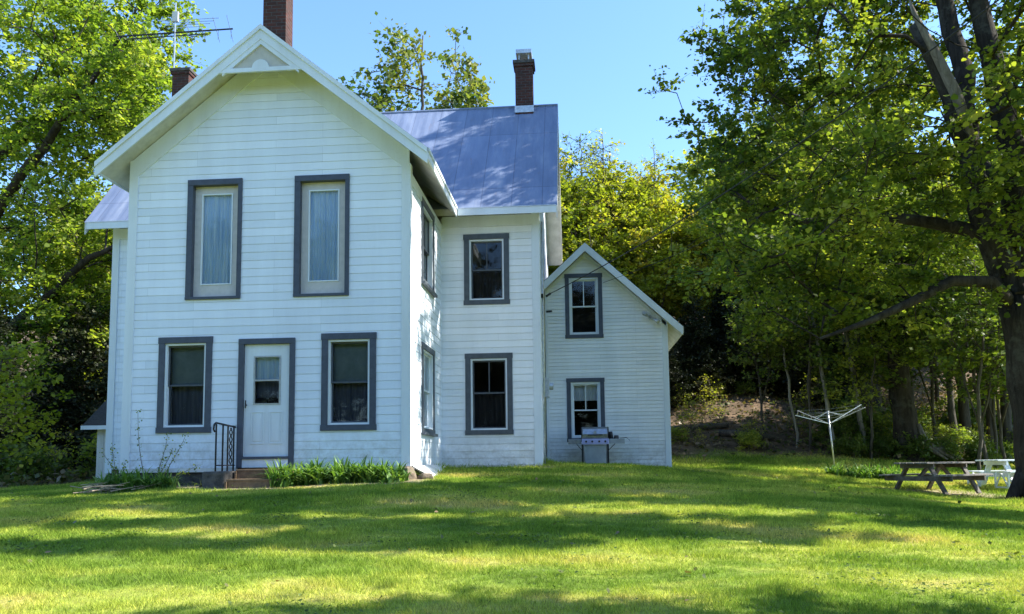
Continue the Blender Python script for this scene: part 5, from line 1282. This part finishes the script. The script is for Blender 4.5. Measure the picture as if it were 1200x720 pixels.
for i in range(60):
    x = rr.uniform(2.5, 20); y = 26.3 + rr.random() * 6 + max(0, x - 12) * 1.4
    put_shrub(((sp1, sp2, sp1, sp3) if x > 8 else (sp2, sp3, sp2, sp3))[int(rr.random() * 4)], x, y, (.6 if x > 8 else .4) + .6 * rr.random(), rr.random() * 6)
for i in range(16):
    put_shrub(sp1, 8 + i * .55 + rr.normal() * .2, 25.6 + rr.normal() * .35 + max(0, 8 + i * .55 - 12) * 1.3, .55 + .3 * rr.random(), rr.random() * 6)
for i in range(16):
    x = rr.uniform(-20, -11.8); put_shrub((sp1, sp2, sp3)[int(rr.random() * 3)], x, rr.uniform(16.8, 22.5), .6 + .6 * rr.random(), rr.random() * 6)
sd_ = shade = make_tree('wild_bush', 'yellow green leafy bush hanging in at the far left edge below the maple', 'bush',
    [([(-13.9, 18.0, g1(-13.9, 18) - .1), (-13.8, 18, 2.4), (-13.5, 17.9, 4.0)], [.06, .045, .02])], [((-13.6, 17.9, 3.6), (1.3, 1.1, 1.1)), ((-13.2, 17.9, 2.5), (.9, .8, .7))], 70, 97, 'yellow', 'bark2', ntw=4, nl=8, tl=.4, size=.10, jit=.08, gap=.3, tip_r=.006)

# leaf litter and undergrowth: nobody could count it
n = 70000; ux = rr.uniform(-24, 30, n); uy = rr.uniform(15, 48, n)
k = (rr.random(n) < wood_mask(ux, uy)) & ~((ux > -11.9) & (ux < 2.6) & (uy < 26)); ux, uy = ux[k], uy[k]; n = len(ux)
hgt = np.abs(rr.normal(size=n)) * .13 * (1 + wobble(ux * 2, uy * 2) * .5).clip(.1, 3); P_ = np.stack([ux, uy, gz(ux, uy) + hgt], 1); Nn = rr.normal(size=(n, 3)) * .7; Nn[:, 2] += 1
o = leaf_mesh('undergrowth', P_, Nn, rr.normal(size=(n, 3)), .14 * (.5 + rr.random(n)), simple_=True, mat=L['under']); tag(o, 'leaf litter and low undergrowth covering the wooded bank', 'undergrowth', kind='stuff')
# fallen logs on the bank
for i, (x, y, a, ln, lb) in enumerate(((3.9, 28.3, .15, 2.6, 'fallen grey log on the bank close to the rear ell'), (5.6, 27.6, -.25, 1.8, 'short fallen log lower on the bank, left of the clothes dryer'))):
    d = Vector((math.cos(a), math.sin(a), 0)) * ln / 2; p = (x - d.x, y - d.y, g1(x - d.x, y - d.y) + .12); q = (x + d.x, y + d.y, g1(x + d.x, y + d.y) + .14)
    t = MB(); t.tube([p, tuple((Vector(p) + Vector(q)) / 2 + Vector((0, .05, .03))), q], [.13, .12, .09], 9); tag(t.build('fallen_log', M['bark2'], None, smooth=True), lb, 'log')

# ------------------------------------------------------------------ light, sky, camera
EL, AZ = 43.0, 4.0
to_sun = Vector((math.cos(R(EL)) * math.cos(R(AZ)), math.cos(R(EL)) * math.sin(R(AZ)), math.sin(R(EL))))
sl = bpy.data.lights.new('sun', 'SUN'); sl.energy = 13; sl.angle = R(.5); sl.color = (1, .955, .87)
so = bpy.data.objects.new('sun', sl); COL.objects.link(so); so.rotation_euler = to_sun.to_track_quat('Z', 'Y').to_euler(); so.location = (30, 10, 30)
w = bpy.data.worlds.new('World'); sc.world = w; w.use_nodes = True; nt = w.node_tree; nt.nodes.clear()
sky = N(nt, 'ShaderNodeTexSky', sky_type='NISHITA'); sky.sun_disc = False; sky.sun_elevation = R(EL); sky.sun_rotation = R(90 - AZ)
sky.air_density = 1.15; sky.dust_density = .7; sky.ozone_density = 1.8; sky.altitude = 200
bg = N(nt, 'ShaderNodeBackground'); bg.inputs[1].default_value = .315; ow = N(nt, 'ShaderNodeOutputWorld')
nt.links.new(mixc(nt, 1.0, sky.outputs[0], (.81, 1.02, 1.25), 'MULTIPLY'), bg.inputs[0]); nt.links.new(bg.outputs[0], ow.inputs[0])

yaw, pitch, roll = .080, .096, .012
cy_, sy_ = math.cos(yaw), math.sin(yaw); cp_, sp_ = math.cos(pitch), math.sin(pitch)
Rv = Vector((cy_, sy_, 0)); Hv = Vector((-sy_, cy_, 0)); Zv = Vector((0, 0, 1)); Fv = Hv * cp_ + Zv * sp_; Uv = -Hv * sp_ + Zv * cp_
R2 = Rv * math.cos(roll) - Uv * math.sin(roll); U2 = Rv * math.sin(roll) + Uv * math.cos(roll)
cam = bpy.data.cameras.new('camera'); co = bpy.data.objects.new('camera', cam); COL.objects.link(co)
co.matrix_world = Matrix(((R2.x, U2.x, -Fv.x, 0), (R2.y, U2.y, -Fv.y, 0), (R2.z, U2.z, -Fv.z, EYE), (0, 0, 0, 1)))
cam.sensor_width = 36; cam.lens = 950 / 1200 * 36; cam.shift_y = 90 / 1200; cam.clip_end = 2000; cam.clip_start = .05
sc.camera = co
sc.view_settings.view_transform = 'Standard'; sc.view_settings.look = 'None'; sc.view_settings.exposure = 0
sc.cycles.use_denoising = True
sc.cycles.max_bounces = 8; sc.cycles.transparent_max_bounces = 12
